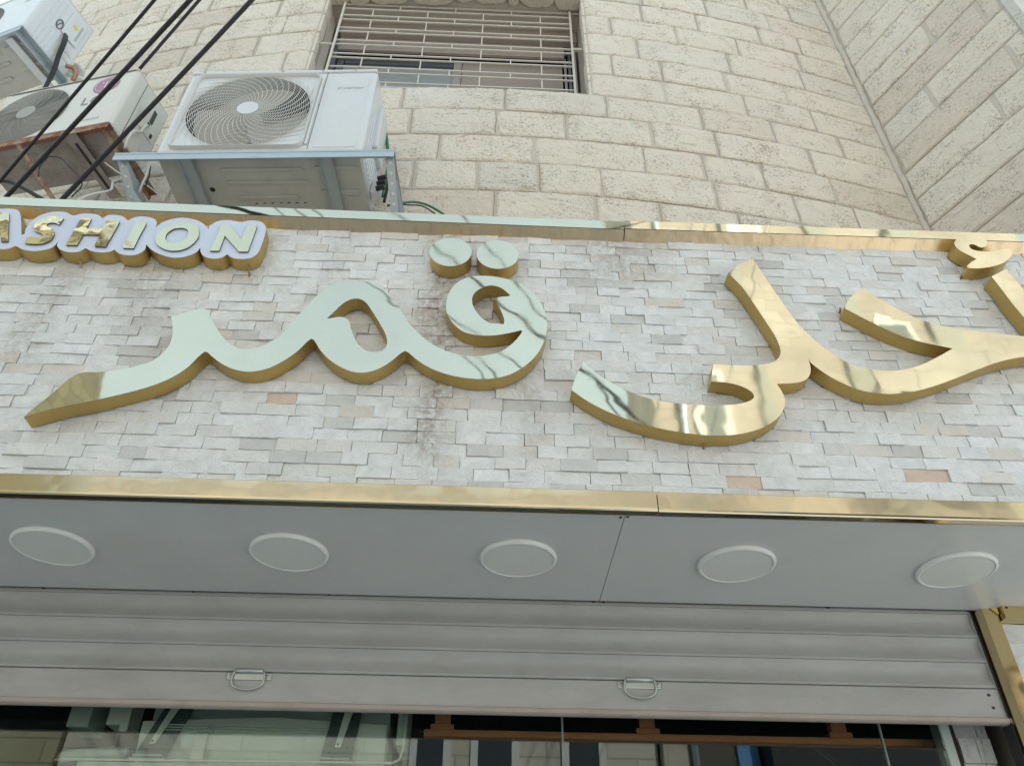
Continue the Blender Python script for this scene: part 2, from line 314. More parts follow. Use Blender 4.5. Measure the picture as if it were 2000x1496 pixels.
def catmull(pts, sub=5, closed=False, sharp=50):
    """smooth a traced outline, keeping its sharp corners"""
    n = len(pts); P = [Vector(p) for p in pts]; out = []
    def corner(i):
        if not closed and i in (0, n-1): return True
        a = P[i]-P[(i-1) % n]; b = P[(i+1) % n]-P[i]
        return a.length > 0 and b.length > 0 and math.degrees(a.angle(b)) > sharp
    for i in range(n if closed else n-1):
        p1 = P[i]; p2 = P[(i+1) % n]; L = (p2-p1).length
        p0 = P[(i-1) % n] if not corner(i) else p1-(p2-p1)*.0 - (p2-p1); p3 = P[(i+2) % n] if not corner((i+1) % n) else p2+(p2-p1)
        # centripetal-like tangents limited to the segment length
        m1 = (p2-p0); m2 = (p3-p1)
        if m1.length > 0: m1 = m1.normalized()*L
        if m2.length > 0: m2 = m2.normalized()*L
        for k in range(sub):
            t = k/sub; t2 = t*t; t3 = t2*t
            out.append(p1*(2*t3-3*t2+1)+m1*(t3-2*t2+t)+p2*(-2*t3+3*t2)+m2*(t3-t2))
    if not closed: out.append(P[-1])
    return out
def text_mesh(name, body, size, mat, parent, loc, rot=(pi/2, 0, 0), depth=.001, shear=0, sx=1):
    cu = bpy.data.curves.new(name, 'FONT'); cu.body = body; cu.size = size; cu.extrude = depth; cu.shear = shear; cu.align_x = 'CENTER'; cu.align_y = 'CENTER'; cu.resolution_u = 3
    tmp = bpy.data.objects.new(name, cu); COL.objects.link(tmp); dg = bpy.context.evaluated_depsgraph_get(); me = bpy.data.meshes.new_from_object(tmp.evaluated_get(dg))
    bpy.data.objects.remove(tmp); bpy.data.curves.remove(cu); me.name = name; me.materials.clear(); me.materials.append(mat)
    o = bpy.data.objects.new(name, me); COL.objects.link(o); o.parent = parent; o.location = loc; o.rotation_euler = rot; o.scale = (sx, 1, 1); return o

# ------------------------------------------------------------------ ground and the other side of the street (seen in the mirrors and the glass)
g = MB().box(-60, 60, -60, 60, -.3, 0).build('ground', M['ground']); tag(g, kind='structure')
def block(name, x0, x1, y0, y1, h, mat, label, wins, parapet=.0, frame=True):
    b = thing(name, ((x0+x1)/2, y1, 0), 0, label, 'building')
    MB().box(x0, x1, y0, y1, 0, h).build('wall', mat, b, world=True)
    MB().box(x0-.12, x1+.12, y0, y1+.12, h, h+.22).build('cornice', M['opp2'], b, world=True)
    for (a, c, z0, z1) in wins:
        f = MB().box(a-.07, c+.07, y1-.02, y1+.05, z0-.07, z1+.07).build('window', M['opp_frame'], b, world=True)
        for q in MB_panes(a, c, z0, z1, y1): pn = q.build('pane', M['opp_glass'], f); pn.location = (0, 0, 0)
        # panes are modelled in the building's space
        for ch in f.children: ch.data.transform(Matrix.Translation(-Vector(b.location)))
        MB().box(a-.12, c+.12, y1, y1+.14, z0-.17, z0-.08).build('sill', M['opp2'], b, world=True)
    return b
def MB_panes(a, c, z0, z1, y1):
    r = []; n = 2 if c-a > .8 else 1; wd = (c-a)/n
    for i in range(n): r.append(MB().box(a+i*wd+.03, a+(i+1)*wd-.03, y1+.04, y1+.058, z0+.04, z1-.04))
    return r
def winrows(x0, x1, zs, wd, gap, h):
    o = []; x = x0+gap*.6
    while x+wd < x1-.3:
        for z in zs: o.append((x, x+wd, z, z+h))
        x += wd+gap
    return o
STREET = -5.0
block('stone_building', 2.4, 9.5, -7, STREET, 15.5, M['opp1'], 'tall sunlit limestone building across the street, mirrored in the right letters', [(2.6, 3.6, 1.0, 3.0), (5.6, 6.7, 1.0, 3.0), (3.05, 3.4, 7.4, 9.4), (6.2, 6.7, 9.2, 10.6), (4.1, 4.7, 12.4, 13.6)])
_ob = bpy.data.objects['stone_building']
MB().box(3.35, 3.62, STREET, STREET+.10, 3.2, 6.4).build('blue_board', M['blue'], _ob, world=True)
MB().box(2.75, 3.30, STREET, STREET+.08, 3.4, 5.6).build('dark_board', M['edge'], _ob, world=True)
MB().box(3.66, 6.3, STREET, STREET+.5, 3.0, 6.1).build('grey_awning', M['black'], _ob, world=True)
for x_, w_ in ((4.0, .14), (5.5, .40), (7.0, .55)): MB().box(x_, x_+w_, STREET, STREET+.10, 3, 15.4).build('added_pilaster', M['opp_grey'], _ob, world=True)  # added to give the gold letters light and dark bands to reflect
MB().box(5.3, 7.3, STREET, STREET+.9, 8.4, 8.6).build('added_balcony_slab', M['opp2'], _ob, world=True); MB().box(5.3, 7.3, STREET+.8, STREET+.9, 8.6, 9.3).build('added_balcony_wall', M['opp2'], _ob, world=True)  # balcony added to vary the light and dark in the gold reflections
for x_ in (2.8,): MB().tube([(x_, STREET+.08, 0), (x_, STREET+.08, 15)], .05, 8).build('added_drain_pipe', M['galv'], _ob, True, True)  # pipe added as one more band in the reflections
for ch in bpy.data.objects['stone_building'].children_recursive:
    if ch.name.startswith('pane'): ch.data.materials[0] = M['opp_pale']
block('white_stone_building', -5.4, 2.36, -10, STREET-.2, 7.3, M['opp2'], 'low white stone building with barred windows across the street', [(-4.4, -3.2, .9, 2.8), (-2.2, -1.2, .9, 2.8), (-.85, -.45, 3.2, 5.3), (-.05, .45, 3.2, 5.3), (1.15, 1.6, 3.7, 5.2)])
block('olive_building', -16, -6.75, -6.9, STREET-.1, 12.2, M['opp3'], 'olive building in painted shade at the left end across the street', winrows(-15.5, -6.6, (1.0, 4.2, 7.4), 1.0, 1.6, 1.4))

_oo = bpy.data.objects['olive_building']
MB().box(-6.74, -5.45, -7, STREET-.15, 0, 7.0).build('sky_gap_block', M['opp3'], _oo, world=True)  # unseen block added to hide a sky gap mirrored in the shop glass
# ------------------------------------------------------------------ the stone building above the shop
bld = thing('limestone_facade', (0, 2.9, 4.3), 0, 'curved wall of cream rough limestone blocks with grey joints above the gold trimmed shop sign', 'stone wall')
ZR = [4.757, 5.02, 5.28, 5.547, 5.81, 6.08, 6.328, 6.588, 6.849, 7.121, 7.38, 7.64, 7.902, 8.164, 8.426, 8.688, 8.95, 9.212]
ZR = [4.495, ]+ZR; XL, XR = -4.35, 2.66
WX0, WX1, WZ0, WZ1 = -1.315, .592, 6.328, 7.64
def wpt(x, z, off=0):           # off > 0: towards the street
    sl = .098*x; nrm = Vector((sl, -1, 0)).normalized(); return Vector((x, wy(x), z))+nrm*off
def rpt(s, z, off=0): return RC+RD*s+Vector((0, 0, z))+Vector((RD.y, -RD.x, 0))*off
def stone(fn, u0, u1, z0, z1, seed, gap=.0085, depth=.05, rough=.006):
    """one block: irregular outline, crumbling arris, slightly domed rough face"""
    rd = random.Random(seed); nx = max(4, int((u1-u0)/.05)); nz = 4
    per = []
    a0, a1, b0, b1 = u0+gap*rd.uniform(.6, 2.0), u1-gap*rd.uniform(.6, 2.0), z0+gap*rd.uniform(.4, 1.0), z1-gap*rd.uniform(.4, 1.0)
    us = [a0+(a1-a0)*i/nx for i in range(nx+1)]; zs = [b0+(b1-b0)*i/nz for i in range(nz+1)]
    per = [(u, b0) for u in us[:-1]]+[(a1, z) for z in zs[:-1]]+[(u, b1) for u in reversed(us[1:])]+[(a0, z) for z in reversed(zs[1:])]
    cu, cz = (a0+a1)/2, (b0+b1)/2; n = len(per); J = lambda k: rd.uniform(-k, k)
    lean = (J(.003), J(.003)); pr = rd.uniform(.004, .013)
    P = []
    for (u, z) in per:
        cnr = (abs(u-cu) > (a1-a0)*.49 and abs(z-cz) > (b1-b0)*.49)
        jj = (J(.0055), J(.0032)); pull = rd.uniform(.001, .007) if cnr else 0
        P.append((u+jj[0]-math.copysign(pull, u-cu), z+jj[1]-math.copysign(pull, z-cz)))
    back = [fn(u, z, -depth) for u, z in P]; rim = [fn(u, z, pr-.008+J(.0015)) for u, z in P]
    ins = [fn(u-math.copysign(min(.012, abs(u-cu)*.3), u-cu), z-math.copysign(min(.010, abs(z-cz)*.3), z-cz), pr+J(.0025)) for u, z in P]
    mid = [fn(cu+(u-cu)*.62, cz+(z-cz)*.5, pr+.003+J(.0035)) for u, z in P]
    V = back+rim+ins+mid; F = []
    for k in range(3):
        for i in range(n): j = (i+1) % n; F.append((k*n+i, k*n+j, (k+1)*n+j, (k+1)*n+i))
    F.append(tuple(3*n+i for i in range(n)))
    return V, F
def tint_stone(rd):
    r = rd.random(); a = rd.uniform(.2, .5) if r < .12 else rd.uniform(0, .12); b = rd.uniform(.15, .4) if rd.random() < .10 else 0
    return (a, b, rd.random(), 1)
cr = lambda o, sc, L: [(o[0]+x/sc, o[1]+y/sc) for x, y in L]
JP = cr((750, 160), 4, [(150, 120), (945, 130), (1740, 200), (215, 300), (875, 320), (1420, 350), (425, 510), (1175, 540), (225, 740), (1215, 760), (1700, 800), (860, 950), (1655, 980)])
JP += cr((1200, 200), 4, [(1030, 50), (680, 140), (1240, 230), (1555, 150), (1770, 350), (290, 260), (800, 330), (1540, 470), (1700, 690), (235, 460), (1160, 570), (800, 740), (1430, 850), (360, 860), (1890, 900)])
JP += cr((1120, 0), 4, [(530, 110), (965, 190), (1030, 70), (1340, 30), (1520, 180), (1600, 20), (290, 200), (805, 280), (1450, 290), (1760, 360), (500, 380), (1280, 370), (1210, 500), (1760, 490), (300, 510), (1185, 640), (720, 740), (1660, 740), (1340, 820)])
JP += cr((140, 0), 3.846, [(1575, 30), (1615, 150), (1250, 60), (1410, 290), (1605, 440), (975, 240), (860, 380), (1045, 470), (510, 40), (390, 270), (250, 210), (180, 120), (310, 500), (95, 60)])
joints = {}
for p in JP:
    q = onwall(*p)
    for r in range(len(ZR)-1):
        if ZR[r] <= q.z < ZR[r+1]: joints.setdefault(r, []).append(q.x)
stones = []
for r in range(len(ZR)-1):
    z0, z1 = ZR[r], ZR[r+1]; known = sorted(joints.get(r, [])); xs = []
    for x in known:
        if not xs or x-xs[-1] > .12: xs.append(x)
    inwin = z0 >= WZ0-.01 and z1 <= WZ1+.01
    segs = [(XL, WX0), (WX1, XR)] if inwin else [(XL, XR)]
    for a, b in segs:
        ks = [x for x in xs if a+.1 < x < b-.1]; ks = [a]+ks+[b]
        for i in range(len(ks)-1):
            c0, c1 = ks[i], ks[i+1]; L = c1-c0; n = 1 if L < .68 else max(1, round(L/.46)); cuts = [c0]
            for k in range(1, n): cuts.append(c0+L*k/n+random.uniform(-.08, .08))
            cuts.append(c1)
            for k in range(n): stones.append((cuts[k], cuts[k+1], z0, z1))
def inframe(P, m=60): x, y = proj(P); return -m < x < 2000+m and -m < y < 1496+m
restV, restF, restT = [], [], []
for i, (a, b, z0, z1) in enumerate(stones):
    V, F = stone(wpt, a, b, z0, z1, 1000+i); tn = tint_stone(random.Random(i*7+3))
    c = wpt((a+b)/2, (z0+z1)/2); vis = z1 > 4.75 and (inframe(c) or inframe(wpt(a, z0)) or inframe(wpt(b, z0)))
    if vis: mesh('stone_block', V, F, M['stone'], bld, False, tn, True)
    else:
        k = len(restV); restV += V; restF += [tuple(q+k for q in f) for f in F]; restT += [tn]*len(F)
o = mesh('outer_stone_blocks', restV, restF, M['stone'], bld, False, restT, True); tag(o, kind='stuff')
def curved_slab(x0, x1, z0, z1, off=-.002, th=.22, n=None):
    n = n or max(2, int((x1-x0)/.12)); V = []; F = []
    for i in range(n+1):
        x = x0+(x1-x0)*i/n
        for (o_, z) in ((off, z0), (off, z1), (off-th, z1), (off-th, z0)): V.append(wpt(x, z, o_))
    for i in range(n):
        for k in range(4): F.append((i*4+k, i*4+(k+1) % 4, (i+1)*4+(k+1) % 4, (i+1)*4+k))
    F += [(3, 2, 1, 0), (n*4, n*4+1, n*4+2, n*4+3)]
    return V, F
for nm, a in (('mortar_bed', (XL, 2.69, 2.95, WZ0-.012)), ('mortar_bed', (XL, WX0-.004, WZ0-.012, WZ1)), ('mortar_bed', (WX1+.004, 2.69, WZ0-.012, WZ1)), ('mortar_bed', (XL, 2.69, WZ1+.012, 9.3))):
    V, F = curved_slab(*a); mesh(nm, V, F, M['mortar'], bld, False, None, True)
V, F = curved_slab(XL, 2.69, 9.3, 12.4, 0); mesh('upper_wall', V, F, M['stone'], bld, False, (0, 0, 0, 1), True)
CV, CF = [], []
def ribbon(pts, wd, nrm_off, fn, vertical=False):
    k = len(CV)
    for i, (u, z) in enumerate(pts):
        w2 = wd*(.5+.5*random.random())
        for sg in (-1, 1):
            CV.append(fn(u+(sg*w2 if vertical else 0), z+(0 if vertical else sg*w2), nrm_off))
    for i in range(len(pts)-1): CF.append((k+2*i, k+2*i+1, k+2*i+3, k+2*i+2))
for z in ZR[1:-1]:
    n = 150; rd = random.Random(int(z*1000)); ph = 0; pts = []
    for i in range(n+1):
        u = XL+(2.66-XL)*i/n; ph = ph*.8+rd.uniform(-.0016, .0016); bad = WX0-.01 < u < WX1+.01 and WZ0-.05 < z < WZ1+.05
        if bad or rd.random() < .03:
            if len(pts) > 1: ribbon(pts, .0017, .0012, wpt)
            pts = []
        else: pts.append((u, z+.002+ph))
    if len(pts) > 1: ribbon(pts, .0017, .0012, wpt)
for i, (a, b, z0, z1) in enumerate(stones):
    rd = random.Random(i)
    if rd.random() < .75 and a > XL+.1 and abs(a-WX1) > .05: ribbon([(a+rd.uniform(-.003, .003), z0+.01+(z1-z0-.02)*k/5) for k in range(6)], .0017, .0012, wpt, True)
o = mesh('mortar_crease_shadow', CV, CF, M['crease_shadow'], bld, False, None, True); tag(o, kind='stuff')  # flat dark ribbons paint the shadow along the struck joints
# core of the building behind the wall, so that no sun comes through it
MB().box(XL, 2.85, 4.25, 10, 2.95, 12.4).build('building_core', M['room'], bld, world=True)
MB().box(XL-.02, XL+.2, 3.80, 4.3, 2.95, 12.4).build('end_wall', M['stone'], bld, world=True, tint=(0, 0, 0, 1))
MB().box(-4.3, 2.80, 3.18, 10, 12.4, 12.6).build('roof_slab', M['plaster'], bld, world=True)
MB().box(-1.6, .9, 3.12, 4.3, WZ1+.05, WZ1+.1).build('room_ceiling', M['room'], bld, world=True)
# return wall on the right
rw = thing('return_wall', (RC.x, RC.y, 4.3), 0, 'angled limestone return wall at the right with long diagonal courses and a thick mortar corner', 'stone wall')
ZQ = [4.18+.2665*k for k in range(20)]; RJ = {}
for p in cr((1500, 0), 4, [(1240, 250), (1650, 90), (1890, 430), (1265, 740), (1790, 850)]):
    s, z = onret(*p)
    for r in range(len(ZQ)-1):
        if ZQ[r] <= z < ZQ[r+1]: RJ.setdefault(r, []).append(s)
END = 1.0; cnt = 0
for r in range(len(ZQ)-1):
    z0, z1 = ZQ[r], ZQ[r+1]; cuts = [.018]+sorted(x for x in RJ.get(r, []) if .1 < x < END-.08)+[END]
    if len(cuts) == 2 and r % 3 == 1: cuts.insert(1, .62+.1*random.random())
    for k in range(len(cuts)-1):
        V, F = stone(rpt, cuts[k], cuts[k+1], z0, z1, 5000+cnt, rough=.004); cnt += 1
        mesh('stone_block', V, F, M['stone'], rw, False, tint_stone(random.Random(cnt*11)), True)
def rbox_w(s0, s1, o0, o1, z0, z1): return [rpt(s, z, o) for s, o, z in ((s0, o0, z0), (s1, o0, z0), (s1, o1, z0), (s0, o1, z0), (s0, o0, z1), (s1, o0, z1), (s1, o1, z1), (s0, o1, z1))]
BF = [(0, 3, 2, 1), (4, 5, 6, 7), (0, 1, 5, 4), (1, 2, 6, 5), (2, 3, 7, 6), (3, 0, 4, 7)]
mesh('mortar_bed', rbox_w(-.05, END-.002, -.002, -.25, 2.9, 9.5), BF, M['mortar'], rw, False, None, True)
mesh('corner_pilaster', rbox_w(END+.001, END+.055, .012, -.25, 2.9, 9.5), BF, M['stone'], rw, False, (0, .8, .3, 1), True)
# lumpy mortar bead that fills the inside corner
B = []; R_ = []
for k in range(105):
    z = 4.3+k*.05; B.append((RC.x-.012+random.uniform(-.003, .003), RC.y-.004+random.uniform(-.003, .003), z)); R_.append(.024+random.uniform(-.004, .006))
MB().tube(B, R_, 8).build('corner_mortar', M['mortar'], rw, True, True)

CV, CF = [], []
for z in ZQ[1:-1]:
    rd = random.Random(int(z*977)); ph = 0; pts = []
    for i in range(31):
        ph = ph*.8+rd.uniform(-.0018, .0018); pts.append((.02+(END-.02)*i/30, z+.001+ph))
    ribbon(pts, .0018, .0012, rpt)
o = mesh('mortar_crease_shadow', CV, CF, M['crease_shadow'], rw, False, None, True); tag(o, kind='stuff')  # painted joint shadows again, on the return wall
# window: reveals, lintel stones seen from below, soffit, frame
wi = thing('upper_window', ((WX0+WX1)/2, 3.15, WZ0), 0, 'aluminium window half open in the deep stone opening behind the cream metal grille', 'window')
for (a, b) in ((WX0-.0, WX0+.012), (WX1-.012, WX1)):
    y0 = wy(a)+.035; MB().box(a, b, y0, 3.34, WZ0, WZ1+.02).build('reveal', M['plaster'], bld, world=True)
MB().box(WX0, WX1, 2.91, 3.34, WZ1+.006, WZ1+.03).build('lintel_soffit', M['plaster'], bld, world=True)
xs = [WX0+.0, -1.16, -1.0, -.70, -.36, -.22, .03, .12, .38, WX1]
for i in range(len(xs)-1):      # broken lower arrises of the lintel stones
    a, b = xs[i]+.006, xs[i+1]-.006; n = 9; V = []; dd = .018+.035*random.random()
    for k in range(n+1):
        u = a+(b-a)*k/n; q = sin(pi*k/n)**.45 if 0 < k < n else 0; y0 = wy(u)+.004
        yb = y0+.045+dd*q+random.uniform(-.006, .006)
        V += [(u, y0, WZ1-.012+random.uniform(-.004, .002)), (u, yb, WZ1-.020+random.uniform(-.003, .003)), (u, yb+.006, WZ1+.012), (u, y0, WZ1+.014)]
    F = [(4*k+m, 4*k+(m+1) % 4, 4*k+4+(m+1) % 4, 4*k+4+m) for k in range(n) for m in range(4)]+[(3, 2, 1, 0), (4*n, 4*n+1, 4*n+2, 4*n+3)]
    mesh('lintel_stone', V, F, M['plaster'], bld, False, None, True)
# stone jamb sides (quoins returning into the opening)
for side, X in ((-1, WX0), (1, WX1)):
    for r in range(len(ZR)-1):
        if ZR[r] >= WZ0-.01 and ZR[r+1] <= WZ1+.01:
            dpt = .07+.05*((r*7) % 3)/2; e = .016
            x0, x1 = (X-.004, X+e) if side < 0 else (X-e, X+.004)
            MB().rbox(x0, x1, wy(X)+.004, wy(X)+dpt, ZR[r]+.006, ZR[r+1]-.006, .003, 1).build('jamb_stone', M['stone'], bld, world=True, tint=tint_stone(random.Random(r+side)))
MB().box(WX0, WX1, 2.93, 3.4, WZ0-.012, WZ0-.004).build('window_sill', M['plaster'], bld, world=True)
YW = 3.20
def wbox(name, x0, x1, y0, y1, z0, z1, m, par=wi): return MB().box(x0, x1, y0, y1, z0, z1).build(name, M[m], par, world=True)
fr = wbox('frame', WX0+.014, WX1-.014, YW-.02, YW+.04, WZ0+.0, WZ0+.04, 'alu_beige')
wbox('frame', WX0+.014, WX0+.075, YW-.0, YW+.04, WZ0+.04, WZ1, 'alu_dark'); 
for k, m_ in ((.02, 'alu_beige'), (.055, 'alu_dark'), (.085, 'alu_beige')): wbox('track', WX1-.014-k-.018, WX1-.014-k, YW-.05+k, YW+.04, WZ0+.04, 7.42, m_)
wbox('shutter_box', WX0+.08, WX1-.02, YW-.06, YW+.05, 7.50, WZ1+.0, 'panel_beige')
wbox('shutter_curtain', WX0+.08, WX1-.12, YW-.02, YW+.0, 7.33, 7.495, 'panel_beige')
sa = wbox('sash', WX0+.08, -.30, YW+.045, YW+.09, WZ0+.04, WZ0+.10, 'alu_beige')
wbox('sash', -.36, -.30, YW+.045, YW+.09, WZ0+.105, 7.32, 'alu_beige'); wbox('sash', WX0+.08, WX0+.13, YW+.045, YW+.09, WZ0+.105, 7.32, 'alu_dark'); wbox('sash', WX0+.135, -.365, YW+.045, YW+.09, 7.25, 7.32, 'alu_dark')
wbox('pane', WX0+.132, -.362, YW+.06, YW+.07, WZ0+.102, 7.248, 'win_blue')
wbox('inner_panel', -.295, WX1-.13, YW+.05, YW+.08, WZ0+.04, 7.32, 'panel_beige')
# grille
gr = thing('window_grille', (-.35, 2.985, 6.35), 0, 'cream painted iron window grille of paired horizontal bars with short staggered uprights', 'grille')
YG = 2.985; GX0, GX1 = -1.19, .503
zb = [at(944, y, YG).z for y in (20.3, 28.8, 41.6, 50, 66.3, 73.4, 90.6, 98.4, 116.3, 124, 142.2, 151.6, 170.3, 179.5)]; zb += [6.43]
for i, z in enumerate(zb):
    MB().box(GX0-(.12 if i == 0 else 0), GX1+(.085 if i == 0 else 0), YG-.005, YG+.005, z-.0048, z+.0048).build('bar', M['grille_paint'], gr, world=True)
vx_w = [-.985, -.585, -.185, .245]; vx_n = [-.785, -.385, .035]
for i in range(len(zb)-1):
    big = i % 2 == 1
    for x in ([at(727, 33, YG).x, at(835, 34, YG).x, at(944, 35, YG).x, at(1055, 37, YG).x] if big else [at(781, 24, YG).x, at(890, 25, YG).x, at(999, 27, YG).x]):
        MB().box(x-.0042, x+.0042, YG-.004, YG+.004, zb[i+1]+.0049, zb[i]-.0049).build('upright', M['grille_paint'], gr, world=True)
for x in (GX0, GX1): MB().box(x-.0075, x+.0075, YG-.021, YG-.007, 6.36, zb[0]+.02).build('side_bar', M['grille_paint'], gr, world=True)
MB().box(WX0+.02, GX0-.008, YG-.006, YG+.006, 7.03, 7.045).build('anchor', M['grille_paint'], gr, world=True)
MB().box(GX1+.008, WX1-.014, YG-.009, YG+.009, 7.085, 7.11).build('anchor', M['grille_paint'], gr, world=True)

# ------------------------------------------------------------------ shop canopy with the split-face fascia
TY = 2.215; ZS = 2.866; ZF0, ZF1 = 2.925, 4.165; FX0, FX1 = -3.6, 3.6
ca = thing('shop_canopy', (0, TY, ZS), 0, 'long shop canopy clad in small split marble tiles between two gold trims', 'canopy')
MB().box(FX0, FX1, TY+.012, TY+.10, ZS+.02, 4.225).build('backing', M['tile_back'], ca, world=True)
MB().box(FX0, FX1, TY+.11, 2.79, 4.05, 4.12).build('canopy_top', M['plaster'], ca, world=True)
tiles = []; NR = 26; rh = (ZF1-ZF0)/NR
for r in range(NR):
    x = FX0+random.uniform(-.1, 0)
    while x < FX1:
        wd = random.choice((.10, .115, .115, .12, .13, .15, .085)); tiles.append((x, x+wd, ZF0+r*rh, ZF0+(r+1)*rh, random.random())); x += wd
def tile(x0, x1, z0, z1, y, rd, prot=.0065, amp=.0018):
    g_ = .0007; dp = rd.random()**1.7*prot; nx, nz = 4, 2; V = []; tl = (rd.uniform(-1, 1)*.0022, rd.uniform(-1, 1)*.0018)
    x0 += g_*rd.uniform(.3, 1.6); x1 -= g_*rd.uniform(.3, 1.6); z0 += g_*rd.uniform(.3, 1.4); z1 -= g_*rd.uniform(.3, 1.4)
    for j in range(nz+1):
        for i in range(nx+1):
            edge = i in (0, nx) or j in (0, nz)
            V.append((x0+(x1-x0)*i/nx+(rd.uniform(-.003, .003) if 0 < i < nx else rd.uniform(-.0008, .0008)), y-dp+tl[0]*(i/nx-.5)*2+tl[1]*(j/nz-.5)*2+rd.uniform(-amp, amp)*(.55 if edge else 1), z0+(z1-z0)*j/nz+(rd.uniform(-.002, .002) if 0 < j < nz else rd.uniform(-.0006, .0006))))
    k = len(V); F = []
    for j in range(nz):
        for i in range(nx): a = j*(nx+1)+i; F.append((a, a+1, a+nx+2, a+nx+1))
    per = [i for i in range(nx+1)]+[(j)*(nx+1)+nx for j in range(1, nz+1)]+[nz*(nx+1)+i for i in range(nx-1, -1, -1)]+[j*(nx+1) for j in range(nz-1, 0, -1)]
    for i in per: V.append((V[i][0], y+.014, V[i][2]))
    n = len(per)
    for i in range(n): F.append((per[(i+1) % n], per[i], k+i, k+(i+1) % n))
    return [Vector(v) for v in V], F
def tint_tile(rd):
    a = rd.random(); return (rd.uniform(.25, .8) if a < .13 else rd.uniform(0, .15), rd.uniform(.3, .9) if .2 < a < .36 else rd.uniform(0, .15), .5 if a > .9975 else 0, 1)
tiles_sorted = sorted(tiles, key=lambda t: (0 if inframe(((t[0]+t[1])/2, TY, (t[2]+t[3])/2), 10) else 100)+(Vector(((t[0]+t[1])/2, TY, (t[2]+t[3])/2))-CAM).length)
restV, restF, restT = [], [], []
for i, t_ in enumerate(tiles_sorted):
    rd = random.Random(int(t_[4]*1e9)); V, F = tile(*t_[:4], TY, rd); tn = tint_tile(rd)
    for (qx, qy) in ((545, 776), (1797, 938), (1435, 950)):
        q = at(qx, qy, TY)
        if t_[0] < q.x < t_[1] and t_[2] < q.z < t_[3]: tn = (.3, 0, .55, 1)
    if i < 296: mesh('tile', V, F, M['tile'], ca, False, tn, True)
    else:
        k = len(restV); restV += V; restF += [tuple(q+k for q in f) for f in F]; restT += [tn]*len(F)
o = mesh('upper_tiles', restV, restF, M['tile'], ca, False, restT, True); tag(o, kind='stuff')
# gold trims: bent sheet profiles extruded along x
def profile(name, pr, x0, x1, mat, par, dz0=0, dz1=0, n=1):
    V = []; F = []; m = len(pr)
    for i in range(n+1):
        x = x0+(x1-x0)*i/n; dz = dz0+(dz1-dz0)*i/n
        V += [(x, y, z+dz) for y, z in pr]
    for i in range(n):
        for k in range(m): F.append((i*m+k, i*m+(k+1) % m, (i+1)*m+(k+1) % m, (i+1)*m+k))
    F += [tuple(reversed(range(m))), tuple(n*m+k for k in range(m))]
    return mesh(name, V, F, mat, par, False, None, True)
topf = [(2.170, 4.194), (2.170, 4.243), (2.174, 4.247), (2.36, 4.252), (2.36, 4.235), (2.18, 4.230), (2.18, 4.20)]
topu = [(2.172, 4.1925), (2.181, 4.1925), (2.228, 4.168), (2.230, 4.158), (2.222, 4.156)]
o = profile('top_trim', topf, FX0, .529, M['mirror'], ca, .004, -.012); o['label'] = 'pale mirrored gold trim piece, left length'
o = profile('top_trim', topf, .532, FX1, M['mirror'], ca, -.006, .010)
for a, b, d0, d1 in ((FX0, .528, .004, -.012), (.533, FX1, -.006, .010)): o = profile('trim_return', topu, a, b, M['mirror_worn'], ca, d0, d1); o['label'] = 'stained brownish gold underside of the top trim'
botf = [(2.168, 2.866), (2.168, 2.924), (2.172, 2.928), (2.222, 2.926), (2.222, 2.922), (2.178, 2.920), (2.178, 2.870), (2.1795, 2.862), (2.190, 2.858), (2.1905, 2.854), (2.171, 2.8555), (2.1685, 2.860)]
gm = M['gold_jamb']
profile('bottom_trim', botf, FX0, .529, gm, ca); profile('bottom_trim', botf, .532, FX1, gm, ca, -.001, -.001)
for j, (ya, yb) in enumerate(((2.1915, 2.1975), (2.2005, 2.204))): profile('trim_lip', [(ya, 2.8575), (ya, 2.866), (yb, 2.866), (yb, 2.8575)], FX0, FX1, M['mirror_worn'], ca)
# soffit panels
SB = 2.868
for a, b in ((FX0, -2.05), (-2.048, .4335), (.4355, 2.9), (2.902, FX1)):
    MB().rbox(a, b, 2.205, SB, ZS, ZS+.004, .0006, 1).build('soffit_panel', M['soffit'], ca, world=True)
MB().box(FX0, FX1, SB+.001, SB+.030, ZS+.006, ZS+.028).build('soffit_gap_shade', M['black'], ca, world=True)  # black strip paints the shaded gap between soffit and shutter
for p in ((144, 967), (633, 981), (1212, 1010), (1226, 1009), (1765, 1016), (85, 1148), (377, 1155), (642, 1161), (1159, 1175), (1179, 1176), (1617, 1187)):
    q = atz(*p, ZS); MB().cyl((q.x, q.y, ZS-.0015), (0, 0, 1), .0055, .003, 10).build('screw', M['black'], ca, world=True)
